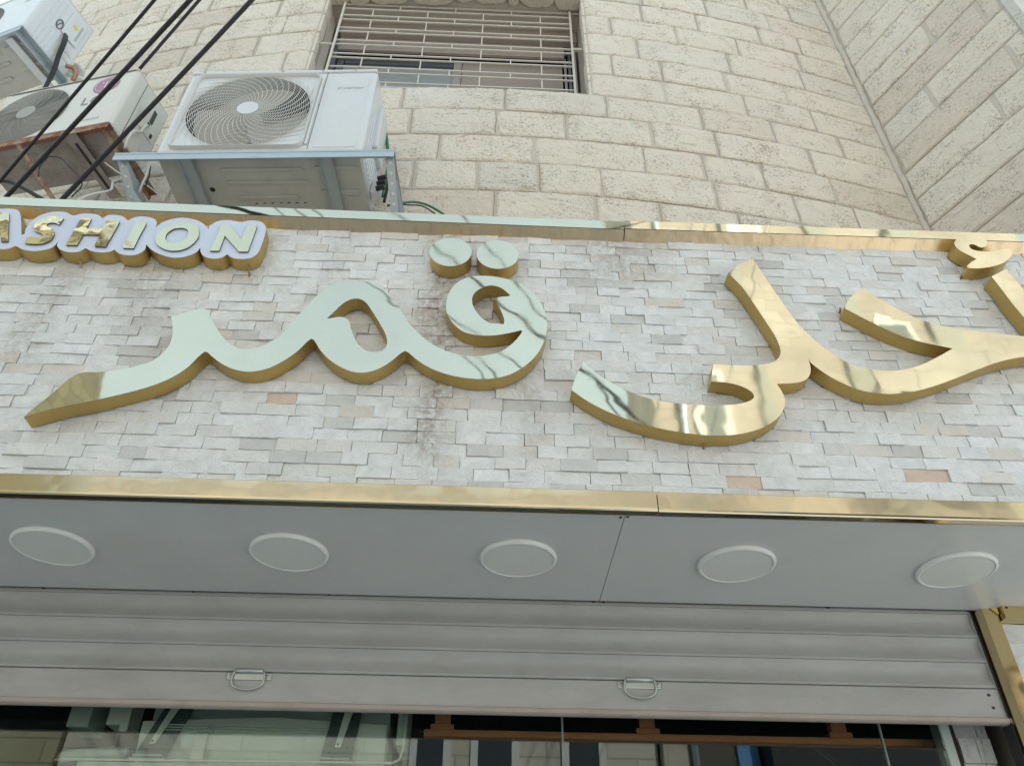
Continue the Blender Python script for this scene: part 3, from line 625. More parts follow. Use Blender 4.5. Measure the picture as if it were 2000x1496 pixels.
# ceiling lamps
lab = ['leftmost round flat lamp in the grey soffit, under the ASHION lettering', 'second round flat soffit lamp from the left, above the left shutter handle', 'middle round flat soffit lamp, left of the panel joint',
       'round flat soffit lamp just right of the panel joint', 'rightmost round flat soffit lamp, next to the gold door jamb']
for i, (p1, p2) in enumerate((((22, 1057), (195, 1083)), ((490, 1070), (640, 1083)), ((938, 1085), (1085, 1098)), ((1360, 1100), (1512, 1105)), ((1790, 1110), (1950, 1105)))):
    a = atz(*p1, ZS); b = atz(*p2, ZS); c = (a+b)/2; c.y = 2.525; R = .1335
    L_ = thing('ceiling_lamp', (c.x, c.y, ZS), 0, lab[i], 'lamp', 'round lamps in the canopy soffit')
    V = []; F = []; n = 64; prof = [(R-.002, 0.0), (R, -.004), (R-.001, -.010), (R-.007, -.0145), (R-.012, -.0150), (R-.013, -.0125)]
    for (r, z) in prof: V += [(r*cos(2*pi*k/n), r*sin(2*pi*k/n), z) for k in range(n)]
    for m in range(len(prof)-1):
        for k in range(n): F.append((m*n+k, m*n+(k+1) % n, (m+1)*n+(k+1) % n, (m+1)*n+k))
    mesh('lamp_rim', V, F, M['lamp'], L_, True)
    MB().cyl((0, 0, -.013), (0, 0, 1), R-.0135, .004, 64).build('diffuser', M['diffuser'], L_)
MB().box(FX0, FX1, 2.21, 2.95, ZS+.03, ZS+.05).build('soffit_carrier', M['room'], ca, world=True)

# ------------------------------------------------------------------ gold sign lettering
def outline(origin, sc, pts, Y, sub=4, sharp=50):
    w_ = [at(origin[0]+x/sc, origin[1]+y/sc, Y) for x, y in pts]
    p = catmull([(q.x, q.z, 0) for q in w_], sub, True, sharp); return [(v.x, v.y) for v in p]
def poly(loops, y0, y1, name_face, mat_face, name_side, mat_side, par, lip=.0):
    """flat face at y0 (towards the street) and a return running back to y1"""
    vs = [Vector((x, y0, z)) for L in loops for x, z in L]
    tr = geometry.tessellate_polygon([[Vector((x, z, 0)) for x, z in L] for L in loops])
    F = []
    for t in tr:
        a, b, c = (vs[i] for i in t); n = (b-a).cross(c-a); F.append(tuple(t) if n.y < 0 else tuple(reversed(t)))
    f = mesh(name_face, vs, F, mat_face, par, False, None, True)
    V = []; F = []; k = 0
    for L in loops:
        n = len(L); V += [Vector((x, y0+.0008, z)) for x, z in L]+[Vector((x, y1, z)) for x, z in L]
        F += [(k+i, k+(i+1) % n, k+n+(i+1) % n, k+n+i) for i in range(n)]; k += 2*n
    s = mesh(name_side, V, F, mat_side, par, False, None, True)
    if lip:
        V = []; F = []; k = 0
        for L in loops:
            n = len(L); cx = [Vector((x, z)) for x, z in L]
            V += [Vector((x, y0-.0015, z)) for x, z in L]+[Vector((x, y0+.003, z)) for x, z in L]
    return f, s
LF, LB = 2.145, 2.207
O5, S5 = (0, 380), 3.117; O6, S6 = (550, 440), 3.3333; O7, S7 = (1080, 460), 2.174
def T(o, s, L): return [(o[0]+x/s, o[1]+y/s) for x, y in L]
qamar = T(O5, S5, [(145, 1355), (205, 1300), (300, 1225), (380, 1155), (440, 1108), (510, 1083), (600, 1080), (690, 1072), (780, 1055), (860, 1035), (930, 1010), (990, 965), (1030, 915), (1050, 850), (1050, 790), (1040, 742), (1130, 718), (1230, 689), (1242, 692), (1262, 715), (1300, 780), (1345, 850), (1395, 905), (1450, 935), (1500, 942), (1560, 935), (1630, 905), (1700, 860), (1760, 795)])
qamar += T(O6, S6, [(50, 650), (100, 595), (160, 530), (220, 465), (290, 410), (370, 375), (450, 364), (540, 366), (620, 385), (680, 425), (730, 480), (770, 540), (800, 590), (840, 650), (900, 710), (960, 760), (1030, 800), (1110, 830), (1200, 848), (1280, 852), (1340, 845), (1420, 825), (1490, 780), (1540, 730), (1567, 692), (1560, 683),
      (1480, 702), (1400, 715), (1300, 718), (1200, 700), (1140, 663), (1095, 610), (1073, 560), (1073, 500), (1090, 440), (1125, 390), (1180, 352), (1250, 333), (1340, 330), (1430, 342), (1520, 365), (1590, 400), (1650, 455), (1700, 530), (1725, 610), (1727, 680), (1710, 750), (1670, 830), (1610, 895), (1540, 945), (1460, 980), (1370, 998), (1270, 1000), (1170, 990), (1060, 965), (960, 925), (880, 875), (830, 832), (805, 818), (780, 830), (720, 880), (650, 925), (580, 952), (520, 960), (450, 950), (370, 915), (300, 865), (250, 810), (215, 752), (195, 738), (170, 755), (100, 822), (20, 878)])
qamar += T(O5, S5, [(1640, 1055), (1560, 1075), (1490, 1077), (1420, 1062), (1350, 1030), (1290, 985), (1262, 960), (1245, 957), (1215, 980), (1150, 1045), (1080, 1095), (1000, 1135), (900, 1172), (780, 1205), (640, 1238), (500, 1268), (380, 1290), (270, 1318)])
meem = T(O6, S6, [(297, 605), (340, 565), (400, 510), (450, 483), (500, 478), (545, 500), (590, 560), (640, 640), (675, 705), (687, 750), (680, 790), (650, 818), (600, 825), (550, 815), (500, 775), (465, 710), (448, 660), (440, 625), (410, 602), (370, 597), (310, 607)])
qaf = T(O6, S6, [(1487, 455), (1440, 415), (1390, 395), (1340, 395), (1290, 415), (1250, 450), (1240, 500), (1260, 550), (1300, 600), (1350, 635), (1400, 640), (1447, 645), (1450, 615), (1430, 560), (1405, 510), (1378, 478), (1430, 466), (1480, 462)])
ahla = T(O7, S7, [(130, 535), (180, 580), (240, 620), (320, 660), (400, 690), (500, 710), (600, 719), (700, 720), (780, 716), (840, 700), (855, 685), (845, 665), (800, 640), (740, 625), (672, 619), (676, 580), (680, 547), (760, 550), (860, 550), (915, 543), (950, 528), (965, 505), (965, 480), (945, 430), (920, 390), (890, 345), (850, 285), (800, 215), (743, 160), (790, 125), (845, 96), (870, 130), (910, 190), (950, 250), (1000, 320), (1050, 385), (1100, 435), (1150, 475), (1200, 510), (1250, 538), (1320, 562), (1400, 573), (1480, 570), (1560, 550), (1630, 517), (1697, 480), (1660, 472), (1600, 460), (1520, 440), (1450, 415), (1380, 382), (1320, 352), (1270, 326), (1240, 310), (1244, 290), (1270, 255), (1320, 224), (1380, 265), (1450, 305), (1530, 345), (1600, 370), (1700, 392), (1800, 405), (1880, 415), (2000, 428), (2150, 440), (2250, 445), (2245, 500), (2120, 505), (2000, 515), (1900, 535), (1800, 570), (1700, 610), (1600, 645), (1500, 668), (1400, 672), (1300, 655), (1200, 612), (1140, 575), (1095, 540), (1082, 519), (1092, 550), (1094, 580), (1080, 607), (1050, 622), (1000, 628), (950, 630), (968, 655), (984, 690), (985, 720), (965, 762), (920, 800), (850, 830), (760, 847), (660, 848), (560, 838), (460, 820), (360, 795), (250, 755), (150, 705), (78, 655), (100, 590)])
alef = T(O7, S7, [(1862, 174), (1925, 142), (1960, 185), (2010, 245), (2070, 320), (2130, 400), (2110, 425), (2050, 405), (1995, 342), (1950, 288), (1905, 228)])
hamza = T(O7, S7, [(1705, 30), (1728, 5), (1765, -7), (1810, 0), (1838, 18), (1845, 35), (1832, 50), (1812, 50), (1790, 39), (1772, 37), (1766, 44), (1775, 57), (1800, 65), (1850, 69), (1900, 61), (1930, 55), (1950, 66), (1945, 90), (1915, 115), (1870, 131), (1810, 140), (1768, 139), (1757, 131), (1775, 114), (1799, 101), (1775, 88), (1735, 68), (1712, 50)])
def O(pts, Y=LF, sub=4, sharp=48): return outline((0, 0), 1, pts, Y, sub, sharp)
def letter(name, loops, label, cat, side='gold_side', group=None, y1=LB, studs=()):
    L0 = loops[0]; cx = sum(p[0] for p in L0)/len(L0); cz = sum(p[1] for p in L0)/len(L0)
    t = thing(name, (cx, TY, cz), 0, label, cat, group)
    poly(loops, LF, y1, 'mirror_face', M['mirror'], 'return_edge', M[side], t)
    for (px, py) in studs:
        q = at(px, py, TY-.004); MB().tube([(q.x, TY+.003, q.z+.01), (q.x, TY-.02, q.z+.02), (q.x+.002, LB-.01, q.z+.028)], .004, 6).build('fixing_stud', M['rust'], t, world=True)
    return t
letter('arabic_word', [O(qamar), O(meem), O(qaf)], 'large raised mirror gold Arabic word qamar, left of centre on the tiles', 'sign letters', studs=((662, 737), (1042, 722)))
letter('arabic_word', [O(ahla)], 'large raised mirror gold Arabic strokes at the right, reflecting the sunlit stone', 'sign letters', studs=((1375, 882), (1762, 792), (1641, 617), (1148, 800)))
letter('alef_stroke', [O(alef)], 'gold alef stroke cut by the right edge of the photo, below the small hamza', 'sign letter')
letter('hamza_mark', [O(hamza, sub=4)], 'small curly gold hamza mark overlapping the right end of the top trim', 'sign letter', studs=((1878, 552),))
for (cx, cy), lb in (((880, 492), 'left one of the two round gold dots above the qaf, streaked by a wire reflection'), ((972, 497), 'right one of the two round gold dots above the qaf')):
    c = at(cx, cy, LF); r = .5*((at(cx+41, cy, LF)-at(cx-41, cy, LF)).length)
    letter('letter_dot', [[(c.x+r*cos(2*pi*k/72), c.z+r*sin(2*pi*k/72)) for k in range(72)]], lb, 'sign dot', group='dots of the gold word', studs=((cx+8, cy+52),) if cx < 900 else ())
# ASHION (the F lies outside the frame)
fa = thing('latin_lettering', (at(300, 470, LF).x, TY, at(300, 470, LF).z), 0, 'raised ASHION lettering in gold on pale blue white scalloped backing boards at the left', 'sign lettering')
back = [(-150, 100), (-60, 92), (0, 88), (60, 87), (105, 95), (122, 115), (128, 160), (131, 248), (150, 240), (158, 208), (185, 172), (225, 138), (280, 115), (340, 105), (400, 108), (445, 128), (500, 117), (560, 118), (600, 126), (625, 146), (655, 128), (700, 125), (750, 135), (778, 160), (800, 148), (830, 137), (880, 135), (930, 145), (952, 162), (953, 185), (945, 203), (985, 172), (1040, 152), (1110, 142), (1190, 155), (1240, 180), (1268, 217), (1290, 182), (1330, 162), (1380, 156), (1420, 160), (1470, 168), (1510, 160), (1560, 160), (1600, 173), (1618, 200), (1614, 240), (1592, 310), (1567, 360), (1530, 385), (1490, 393), (1430, 390), (1403, 380), (1383, 364), (1350, 385), (1300, 391), (1245, 378), (1222, 352), (1220, 322), (1195, 352), (1130, 378), (1060, 385), (990, 370), (930, 342), (890, 305), (880, 338), (840, 363), (790, 371), (730, 361), (697, 337), (660, 350), (610, 353), (560, 345), (520, 327), (480, 348), (420, 352), (370, 337), (348, 315), (352, 290), (320, 322), (270, 338), (200, 345), (140, 335), (105, 318), (92, 314), (50, 330), (0, 333), (-80, 330), (-150, 325), (-200, 322), (-200, 102)]
back = T(O5, S5, back)
f, s = poly([O(back, 2.150, 4, 55)], 2.150, LB+.002, 'backing_face', M['white_face'], 'backing_edge', M['gold_side'], fa)
def glyph(loops, nm='letter'):
    p = poly([O(T(O5, S5, L), 2.146, 3, 40) for L in loops], 2.1425, 2.1495, nm, M['plate_gold'], 'letter_edge', M['edge'], fa); return p
for L in ([[(58, 120), (50, 290), (8, 290), (5, 240), (-60, 236), (-105, 285), (-150, 282), (-5, 112)]],
          [[(388, 150), (378, 142), (345, 137), (290, 140), (245, 155), (215, 180), (207, 205), (217, 228), (250, 240), (264, 250), (258, 262), (235, 266), (190, 262), (166, 265), (155, 300), (190, 306), (260, 303), (308, 285), (328, 257), (329, 226), (310, 206), (285, 196), (290, 181), (315, 176), (340, 178), (362, 188)]],
          [[(495, 150), (557, 150), (552, 165), (528, 212), (625, 212), (640, 185), (655, 160), (725, 158), (728, 172), (700, 225), (645, 322), (580, 320), (582, 305), (610, 250), (508, 248), (470, 313), (405, 311), (409, 298), (440, 245), (485, 165)]],
          [[(830, 167), (888, 169), (890, 185), (855, 250), (815, 332), (750, 330), (752, 315), (785, 255), (820, 180)]],
          [[(1212, 240), (1205, 200), (1170, 180), (1120, 173), (1060, 178), (1000, 205), (955, 245), (948, 285), (965, 315), (1010, 340), (1060, 347), (1120, 338), (1170, 310), (1205, 270)], [(1147, 230), (1135, 215), (1105, 208), (1060, 213), (1025, 235), (1010, 260), (1012, 285), (1035, 298), (1075, 298), (1110, 285), (1140, 260)]],
          [[(1350, 185), (1395, 185), (1470, 280), (1508, 190), (1565, 192), (1560, 215), (1510, 352), (1455, 352), (1370, 255), (1335, 347), (1280, 347), (1282, 335), (1320, 260)]]):
    glyph(L)
q = at(487, 540, TY); MB().tube([(q.x, TY+.003, q.z), (q.x, 2.19, q.z+.02), (q.x, LB, q.z+.03)], .004, 6).build('fixing_stud', M['rust'], fa, world=True)
q = at(158, 525, TY); MB().tube([(q.x, TY+.003, q.z), (q.x, 2.19, q.z+.02), (q.x, LB, q.z+.03)], .004, 6).build('fixing_stud', M['rust'], fa, world=True)

# ------------------------------------------------------------------ roller shutter, jamb, pier
SH = 2.89; SX0, SX1 = -3.4, 1.857
sh = thing('roller_shutter', (0, SH, 2.47), 0, 'grey aluminium roller shutter pulled half down under the canopy, with two steel handles', 'shutter')
zl = [2.945, 2.8545, 2.762, 2.668, 2.5755]
for i in range(4):
    t_, b_ = zl[i], zl[i+1]+.0015; h = t_-b_; pr = []
    for k in range(13):
        u = k/12; pr.append((SH-.006+.013*sin(pi*min(1, u*1.02)), t_-h*.86*u))
    pr += [(SH-.0075, b_+h*.125), (SH-.0095, b_+h*.11), (SH-.0100, b_+h*.02), (SH-.0070, b_), (SH+.016, b_), (SH+.016, t_)]
    o = profile('slat', pr, SX0, SX1, M['shutter'], sh)
o = profile('bottom_rail', [(SH-.009, 2.474), (SH-.009, 2.571), (SH-.007, 2.574), (SH+.01, 2.574), (SH+.01, 2.474)], SX0, SX1, M['shutter'], sh)
profile('bottom_lip', [(SH-.018, 2.457), (SH-.018, 2.4695), (SH-.016, 2.4715), (SH+.012, 2.4725), (SH+.012, 2.452), (SH-.010, 2.452)], SX0, SX1+.01, M['lip'], sh)
MB().box(SX0, SX1, SH+.02, SH+.04, 2.48, 2.95).build('inner_skin', M['alu_dark'], sh, world=True)
for p in ((1931, 1357), (1940, 1382)):
    q = at(*p, SH-.009); MB().cyl((q.x, SH-.012, q.z), (0, 1, 0), .005, .004, 10).build('screw', M['black'], sh, world=True)
for c in (-.818, .561):
    h = MB().rbox(c-.079, c+.079, SH-.0125, SH-.0095, 2.546, 2.572, .004, 2).build('handle', M['steel'], sh, world=True)
    off = -Vector(sh.location)
    def sub(mb, nm, mat):
        for i, v in enumerate(mb.V): mb.V[i] = v+off
        return mb.build(nm, M[mat], h, True)
    sub(MB().tube([(c-.047, SH-.017, 2.5765), (c+.047, SH-.017, 2.5765)], .0085, 12), 'hinge_roll', 'steel')
    pts = [(c-.050, SH-.018, 2.576), (c-.056, SH-.019, 2.560), (c-.052, SH-.020, 2.532), (c-.034, SH-.021, 2.517), (c, SH-.022, 2.511), (c+.034, SH-.021, 2.517), (c+.052, SH-.020, 2.532), (c+.056, SH-.019, 2.560), (c+.050, SH-.018, 2.576)]
    sub(MB().tube(catmull(pts, 4), .0040, 8), 'pull_loop', 'steel')
    for sx in (-.064, .064): sub(MB().cyl((c+sx, SH-.0155, 2.5590), (0, 1, 0), .0068, .003, 14), 'rivet', 'steel')
ja = thing('door_jamb', (1.90, 2.87, 0), 0, 'polished gold sheet jamb standing at the right end of the shutter', 'door jamb')
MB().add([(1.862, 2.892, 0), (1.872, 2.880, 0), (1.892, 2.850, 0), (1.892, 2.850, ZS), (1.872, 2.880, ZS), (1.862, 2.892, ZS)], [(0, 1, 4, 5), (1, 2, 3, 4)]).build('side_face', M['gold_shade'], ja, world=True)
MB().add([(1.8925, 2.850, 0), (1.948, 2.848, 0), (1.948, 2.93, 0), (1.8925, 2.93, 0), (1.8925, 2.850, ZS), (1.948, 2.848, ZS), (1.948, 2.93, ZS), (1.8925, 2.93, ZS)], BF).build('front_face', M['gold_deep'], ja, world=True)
MB().box(1.8602, 1.8618, 2.870, 2.93, 0, ZS).build('guide_seal', M['black'], ja, world=True); MB().box(1.8575, 1.860, 2.8785, 2.93, 2.455, ZS).build('guide_rail', M['shutter'], ja, world=True)
MB().add([(1.925, 2.842, 2.8655), (1.947, 2.838, 2.8655), (1.947, 2.838, 2.842), (1.925, 2.847, 2.8655), (1.947, 2.847, 2.8655), (1.947, 2.847, 2.842)], [(0, 2, 1), (3, 4, 5), (0, 1, 4, 3), (1, 2, 5, 4), (2, 0, 3, 5)]).build('corner_clip', M['yellow'], ja, world=True)
pi_ = thing('right_pier', (2.6, 2.87, 0), 0, 'pale tiled pier to the right of the gold jamb under the canopy', 'pier')
MB().box(1.949, 3.6, 2.885, 3.3, 0, ZS-.001).build('backing', M['tile_back'], pi_, world=True)
MB().add([(1.957, 2.822, ZS-.0005), (1.957, 2.822, ZS-.046), (3.6, 2.822, ZS-.046), (3.6, 2.822, ZS-.0005), (1.957, 2.87, ZS-.050), (3.6, 2.87, ZS-.050), (1.949, 2.87, ZS-.0005), (1.949, 2.87, ZS-.050)], [(0, 1, 2, 3), (1, 4, 5, 2), (0, 6, 7, 1), (1, 7, 4)]).build('header_strip', M['gold_deep'], pi_, world=True)
q = at(1966, 1186, 2.8215); MB().cyl((q.x, 2.8195, q.z), (0, 1, 0), .004, .003, 8).build('screw', M['black'], pi_, world=True)
r = 0; z = ZS-.051
while z > 2.2:
    x = 1.951+(-.05 if r % 2 else 0)
    while x < 3.3:
        wd = random.choice((.13, .15, .17)); x0 = max(x, 1.951)
        if x+wd-x0 > .03:
            rd = random.Random(r*100+int(x*50)); V, F = tile(x0, x+wd, z-.075, z, 2.873, rd, .008, .003); mesh('tile', V, F, M['tile'], pi_, False, (.05, rd.uniform(0, .15), 0, 1), True)
        x += wd
    z -= .075; r += 1
# pier seen under the shutter, right of the shop window
p2 = thing('window_pier', (1.83, 3.06, 0), 0, 'narrow rough white tiled strip between the shop window frame and the gold jamb', 'pier')
MB().box(1.748, 1.875, 3.075, 3.2, 0, ZS).build('backing', M['tile_back'], p2, world=True)
z = 2.62; r = 0
while z > 2.2:
    for (a, b) in (((1.752, 1.832), (1.834, 1.872)) if r % 2 else ((1.752, 1.815), (1.817, 1.872))):
        rd = random.Random(900+r); V, F = tile(a, b, z-.085, z, 3.06, rd, .012, .004); mesh('tile', V, F, M['tile'], p2, False, (.05, .1, 0, 1), True)
    z -= .085; r += 1

# ------------------------------------------------------------------ shop window and what hangs inside
GY = 3.045
sw = thing('shop_window', (0, GY, 0), 0, 'dark shop window below the shutter, mirroring the white buildings across the street', 'shop window')
for a, b in ((-3.4, -2.6), (-2.598, .295), (.299, 1.468), (1.472, 1.69)):
    MB().box(a, b, GY, GY+.008, .1, 2.93).build('pane', M['glass'], sw, world=True)
for x in (.297, 1.470): MB().box(x-.003, x+.003, GY-.001, GY+.012, .1, 2.93).build('glass_joint', M['silicone'], sw, world=True)
MB().box(1.692, 1.725, GY-.01, GY+.06, 0, 2.93).build('frame', M['unit_grey'], sw, world=True)
MB().box(1.727, 1.742, GY-.005, GY+.06, 0, 2.93).build('seal', M['black'], sw, world=True)
rm = MB(); rm.box(-3.6, 3.5, 7.5, 7.6, 0, 3.0).box(-3.6, 3.5, 3.3, 7.5, -.02, .01).box(-3.7, -3.6, 2.9, 7.6, 0, 3.0).box(3.5, 3.6, 3.3, 7.6, 0, 3).box(-3.6, 3.5, 3.05, 7.5, 2.90, 2.94); o = rm.build('shop_interior', M['room']); tag(o, kind='structure')
UY = 3.10
ac = thing('indoor_air_conditioner', (-.86, UY, 2.35), 0, 'white indoor air conditioner seen from behind through the shop glass, on two teal bracket plates', 'air conditioner')
def ib(nm, x0, x1, y0, y1, z0, z1, m, bev=.006): return MB().rbox(x0, x1, y0, y1, z0, z1, bev, 2).build(nm, M[m], ac, world=True)
ib('back_case', -1.22, -.34, UY+.06, UY+.26, 2.34, 2.60, 'unit_grey')
V = []; F = []; nx = 30; Xa, Xb = -1.235, -.345
for i in range(nx+1):
    x = Xa+(Xb-Xa)*i/nx; zt = 2.470+.022*(1-abs((x+.76)/.47)); zt = min(zt, 2.492)
    for k in range(9): u = k/8; V.append((x, UY+.06-.030*sin(pi*u*.6)-.012, 2.335+(zt-2.335)*u))
for i in range(nx):
    for k in range(8): F.append((i*9+k, (i+1)*9+k, (i+1)*9+k+1, i*9+k+1))
mesh('drain_pan', V, F, M['unit'], ac, True, None, True)
for k in range(3): ib('rib', -1.16, -.56, UY-.004, UY+.003+k*.002, 2.452-k*.009, 2.455-k*.009, 'unit', .001)
for xa, sl in ((-1.175, .10), (-.515, .03)):
    V = [(xa-.055+sl*0, UY+.0, 2.34), (xa+.055, UY+.0, 2.34), (xa+.055+sl, UY+.0, 2.62), (xa-.045+sl, UY+.0, 2.62)]
    V = V+[v_+Vector((0, .012, 0)) for v_ in map(Vector, V)]
    b = mesh('bracket_plate', V, [(0, 1, 2, 3), (7, 6, 5, 4), (0, 4, 5, 1), (1, 5, 6, 2), (2, 6, 7, 3), (3, 7, 4, 0)], M['teal'], ac, False, None, True)
    def sb(mb, nm, m_, sm=False):
        off = -Vector(ac.location); mb.V = [v+off for v in mb.V]; return mb.build(nm, M[m_], b, sm)
    sb(MB().add([(xa-.006, UY-.012, 2.385), (xa+.014, UY-.012, 2.385), (xa+sl*.5+.038, UY-.012, 2.55), (xa+sl*.5+.006, UY-.012, 2.55), (xa-.006, UY-.008, 2.385), (xa+.014, UY-.008, 2.385), (xa+sl*.5+.038, UY-.008, 2.55), (xa+sl*.5+.006, UY-.008, 2.55)], BF[2:3]+[(0, 1, 2, 3), (4, 7, 6, 5), (1, 5, 6, 2), (2, 6, 7, 3), (3, 7, 4, 0)]), 'arm', 'unit')
    sb(MB().cyl((xa+.004, UY-.0135, 2.395), (0, 1, 0), .004, .002, 8), 'pin', 'black')
    m_ = MB()
    for k in range(10): m_.cyl((xa-.03+sl*.2+(k % 2)*.06+k*.004*sl*10, UY-.002, 2.37+k*.017), (0, 1, 0), .0035, .002, 6)
    sb(m_, 'punched_holes', 'black')['kind'] = 'stuff'
    for dz, wdt in ((.0, .062), (.012, .052)): sb(MB().rbox(xa-wdt, xa+wdt, UY-.018, UY-.002, 2.330+dz, 2.337+dz, .002, 1), 'foot', 'unit_grey')
ib('clip', -1.025, -.965, UY-.012, UY+.004, 2.428, 2.44, 'unit_grey', .003); ib('clip', -1.008, -.985, UY-.012, UY+.004, 2.44, 2.452, 'unit_grey', .003)
ib('strap', -1.03, -.985, UY+.000, UY+.008, 2.335, 2.428, 'unit', .003)
MB().tube([(-1.485, UY-.02, 2.324), (-1.40, UY-.02, 2.326), (-.31, UY-.02, 2.334), (-.285, UY-.02, 2.345), (-.275, UY-.02, 2.38), (-.272, UY-.02, 2.62)], .0045, 6).build('tray_edge', M['unit'], ac, True, True)
MB().box(-1.40, -.30, UY-.03, UY+.25, 2.300, 2.318).build('tray', M['unit_grey'], ac, world=True)
MB().tube(catmull([(-1.50, UY+.05, 2.348), (-1.42, UY+.02, 2.352), (-1.32, UY+.02, 2.358), (-1.26, UY+.03, 2.36)], 5), .020, 12).build('insulated_hose', M['unit_grey'], ac, True, True)
ib('end_bracket', -1.50, -1.42, UY, UY+.15, 2.44, 2.62, 'unit_grey'); ib('side_cover', -1.36, -1.28, UY, UY+.12, 2.45, 2.60, 'unit'); ib('side_frame', -.305, -.268, UY+.0, UY+.2, 2.40, 2.60, 'unit_grey')
ib('lug', -1.305, -1.275, UY-.01, UY+.01, 2.425, 2.455, 'unit')
shf = thing('wooden_rail', (.75, 3.26, 2.47), 0, 'orange pine batten with stub blocks behind the glass on the right half of the window', 'wooden rail')
a = at(828, 1428, 3.22); b = at(1822, 1442, 3.22)
MB().rbox(a.x, b.x, 3.22, 3.26, 2.466, 2.490, .002, 1).build('batten', M['wood'], shf, world=True)
for px in (865, 1262, 1632):
    c = at(px, 1400, 3.24); MB().rbox(c.x-.045, c.x+.045, 3.225, 3.27, 2.492, 2.512, .002, 1).build('block', M['wood'], shf, world=True); MB().rbox(c.x-.03, c.x+.03, 3.235, 3.275, 2.514, 2.60, .002, 1).build('block', M['wood'], shf, world=True)
o = MB()
for k in range(150): x = a.x-.03+k*.0075; o.box(x, x+.003, 3.40, 3.402, 2.528, 2.532)
o = o.build('perforated_strip', M['badge_white']); tag(o, 'fine dotted pale strip behind the wooden rail inside the shop', 'strip')  # pale dashes of a perforated metal strip, not a lamp

# ------------------------------------------------------------------ air conditioners on the wall
def ring_face(cx, cz, R, x0, x1, z0, z1, y, n=96):
    """rectangle with a round hole, facing -y"""
    V = []; F = []
    for k in range(n):
        t = 2*pi*k/n; c, s = cos(t), sin(t); V.append((cx+R*c, y, cz+R*s))
    for k in range(n):
        t = 2*pi*k/n; c, s = cos(t), sin(t); m = min(((x1-cx)/c if c > 1e-9 else (x0-cx)/c if c < -1e-9 else 1e9), ((z1-cz)/s if s > 1e-9 else (z0-cz)/s if s < -1e-9 else 1e9))
        V.append((cx+m*c, y, cz+m*s))
    for X, Z in ((x0, z0), (x1, z0), (x1, z1), (x0, z1)):
        k = min(range(n), key=lambda q: (V[n+q][0]-X)**2+(V[n+q][2]-Z)**2); V[n+k] = (X, y, Z)
    for k in range(n): j = (k+1) % n; F.append((k, n+k, n+j, j))
    return V, F
def clipr(cx, cz, r, t, x0, x1, z0, z1):
    x, z = cx+r*cos(t), cz+r*sin(t); return x0 < x < x1 and z0 < z < z1
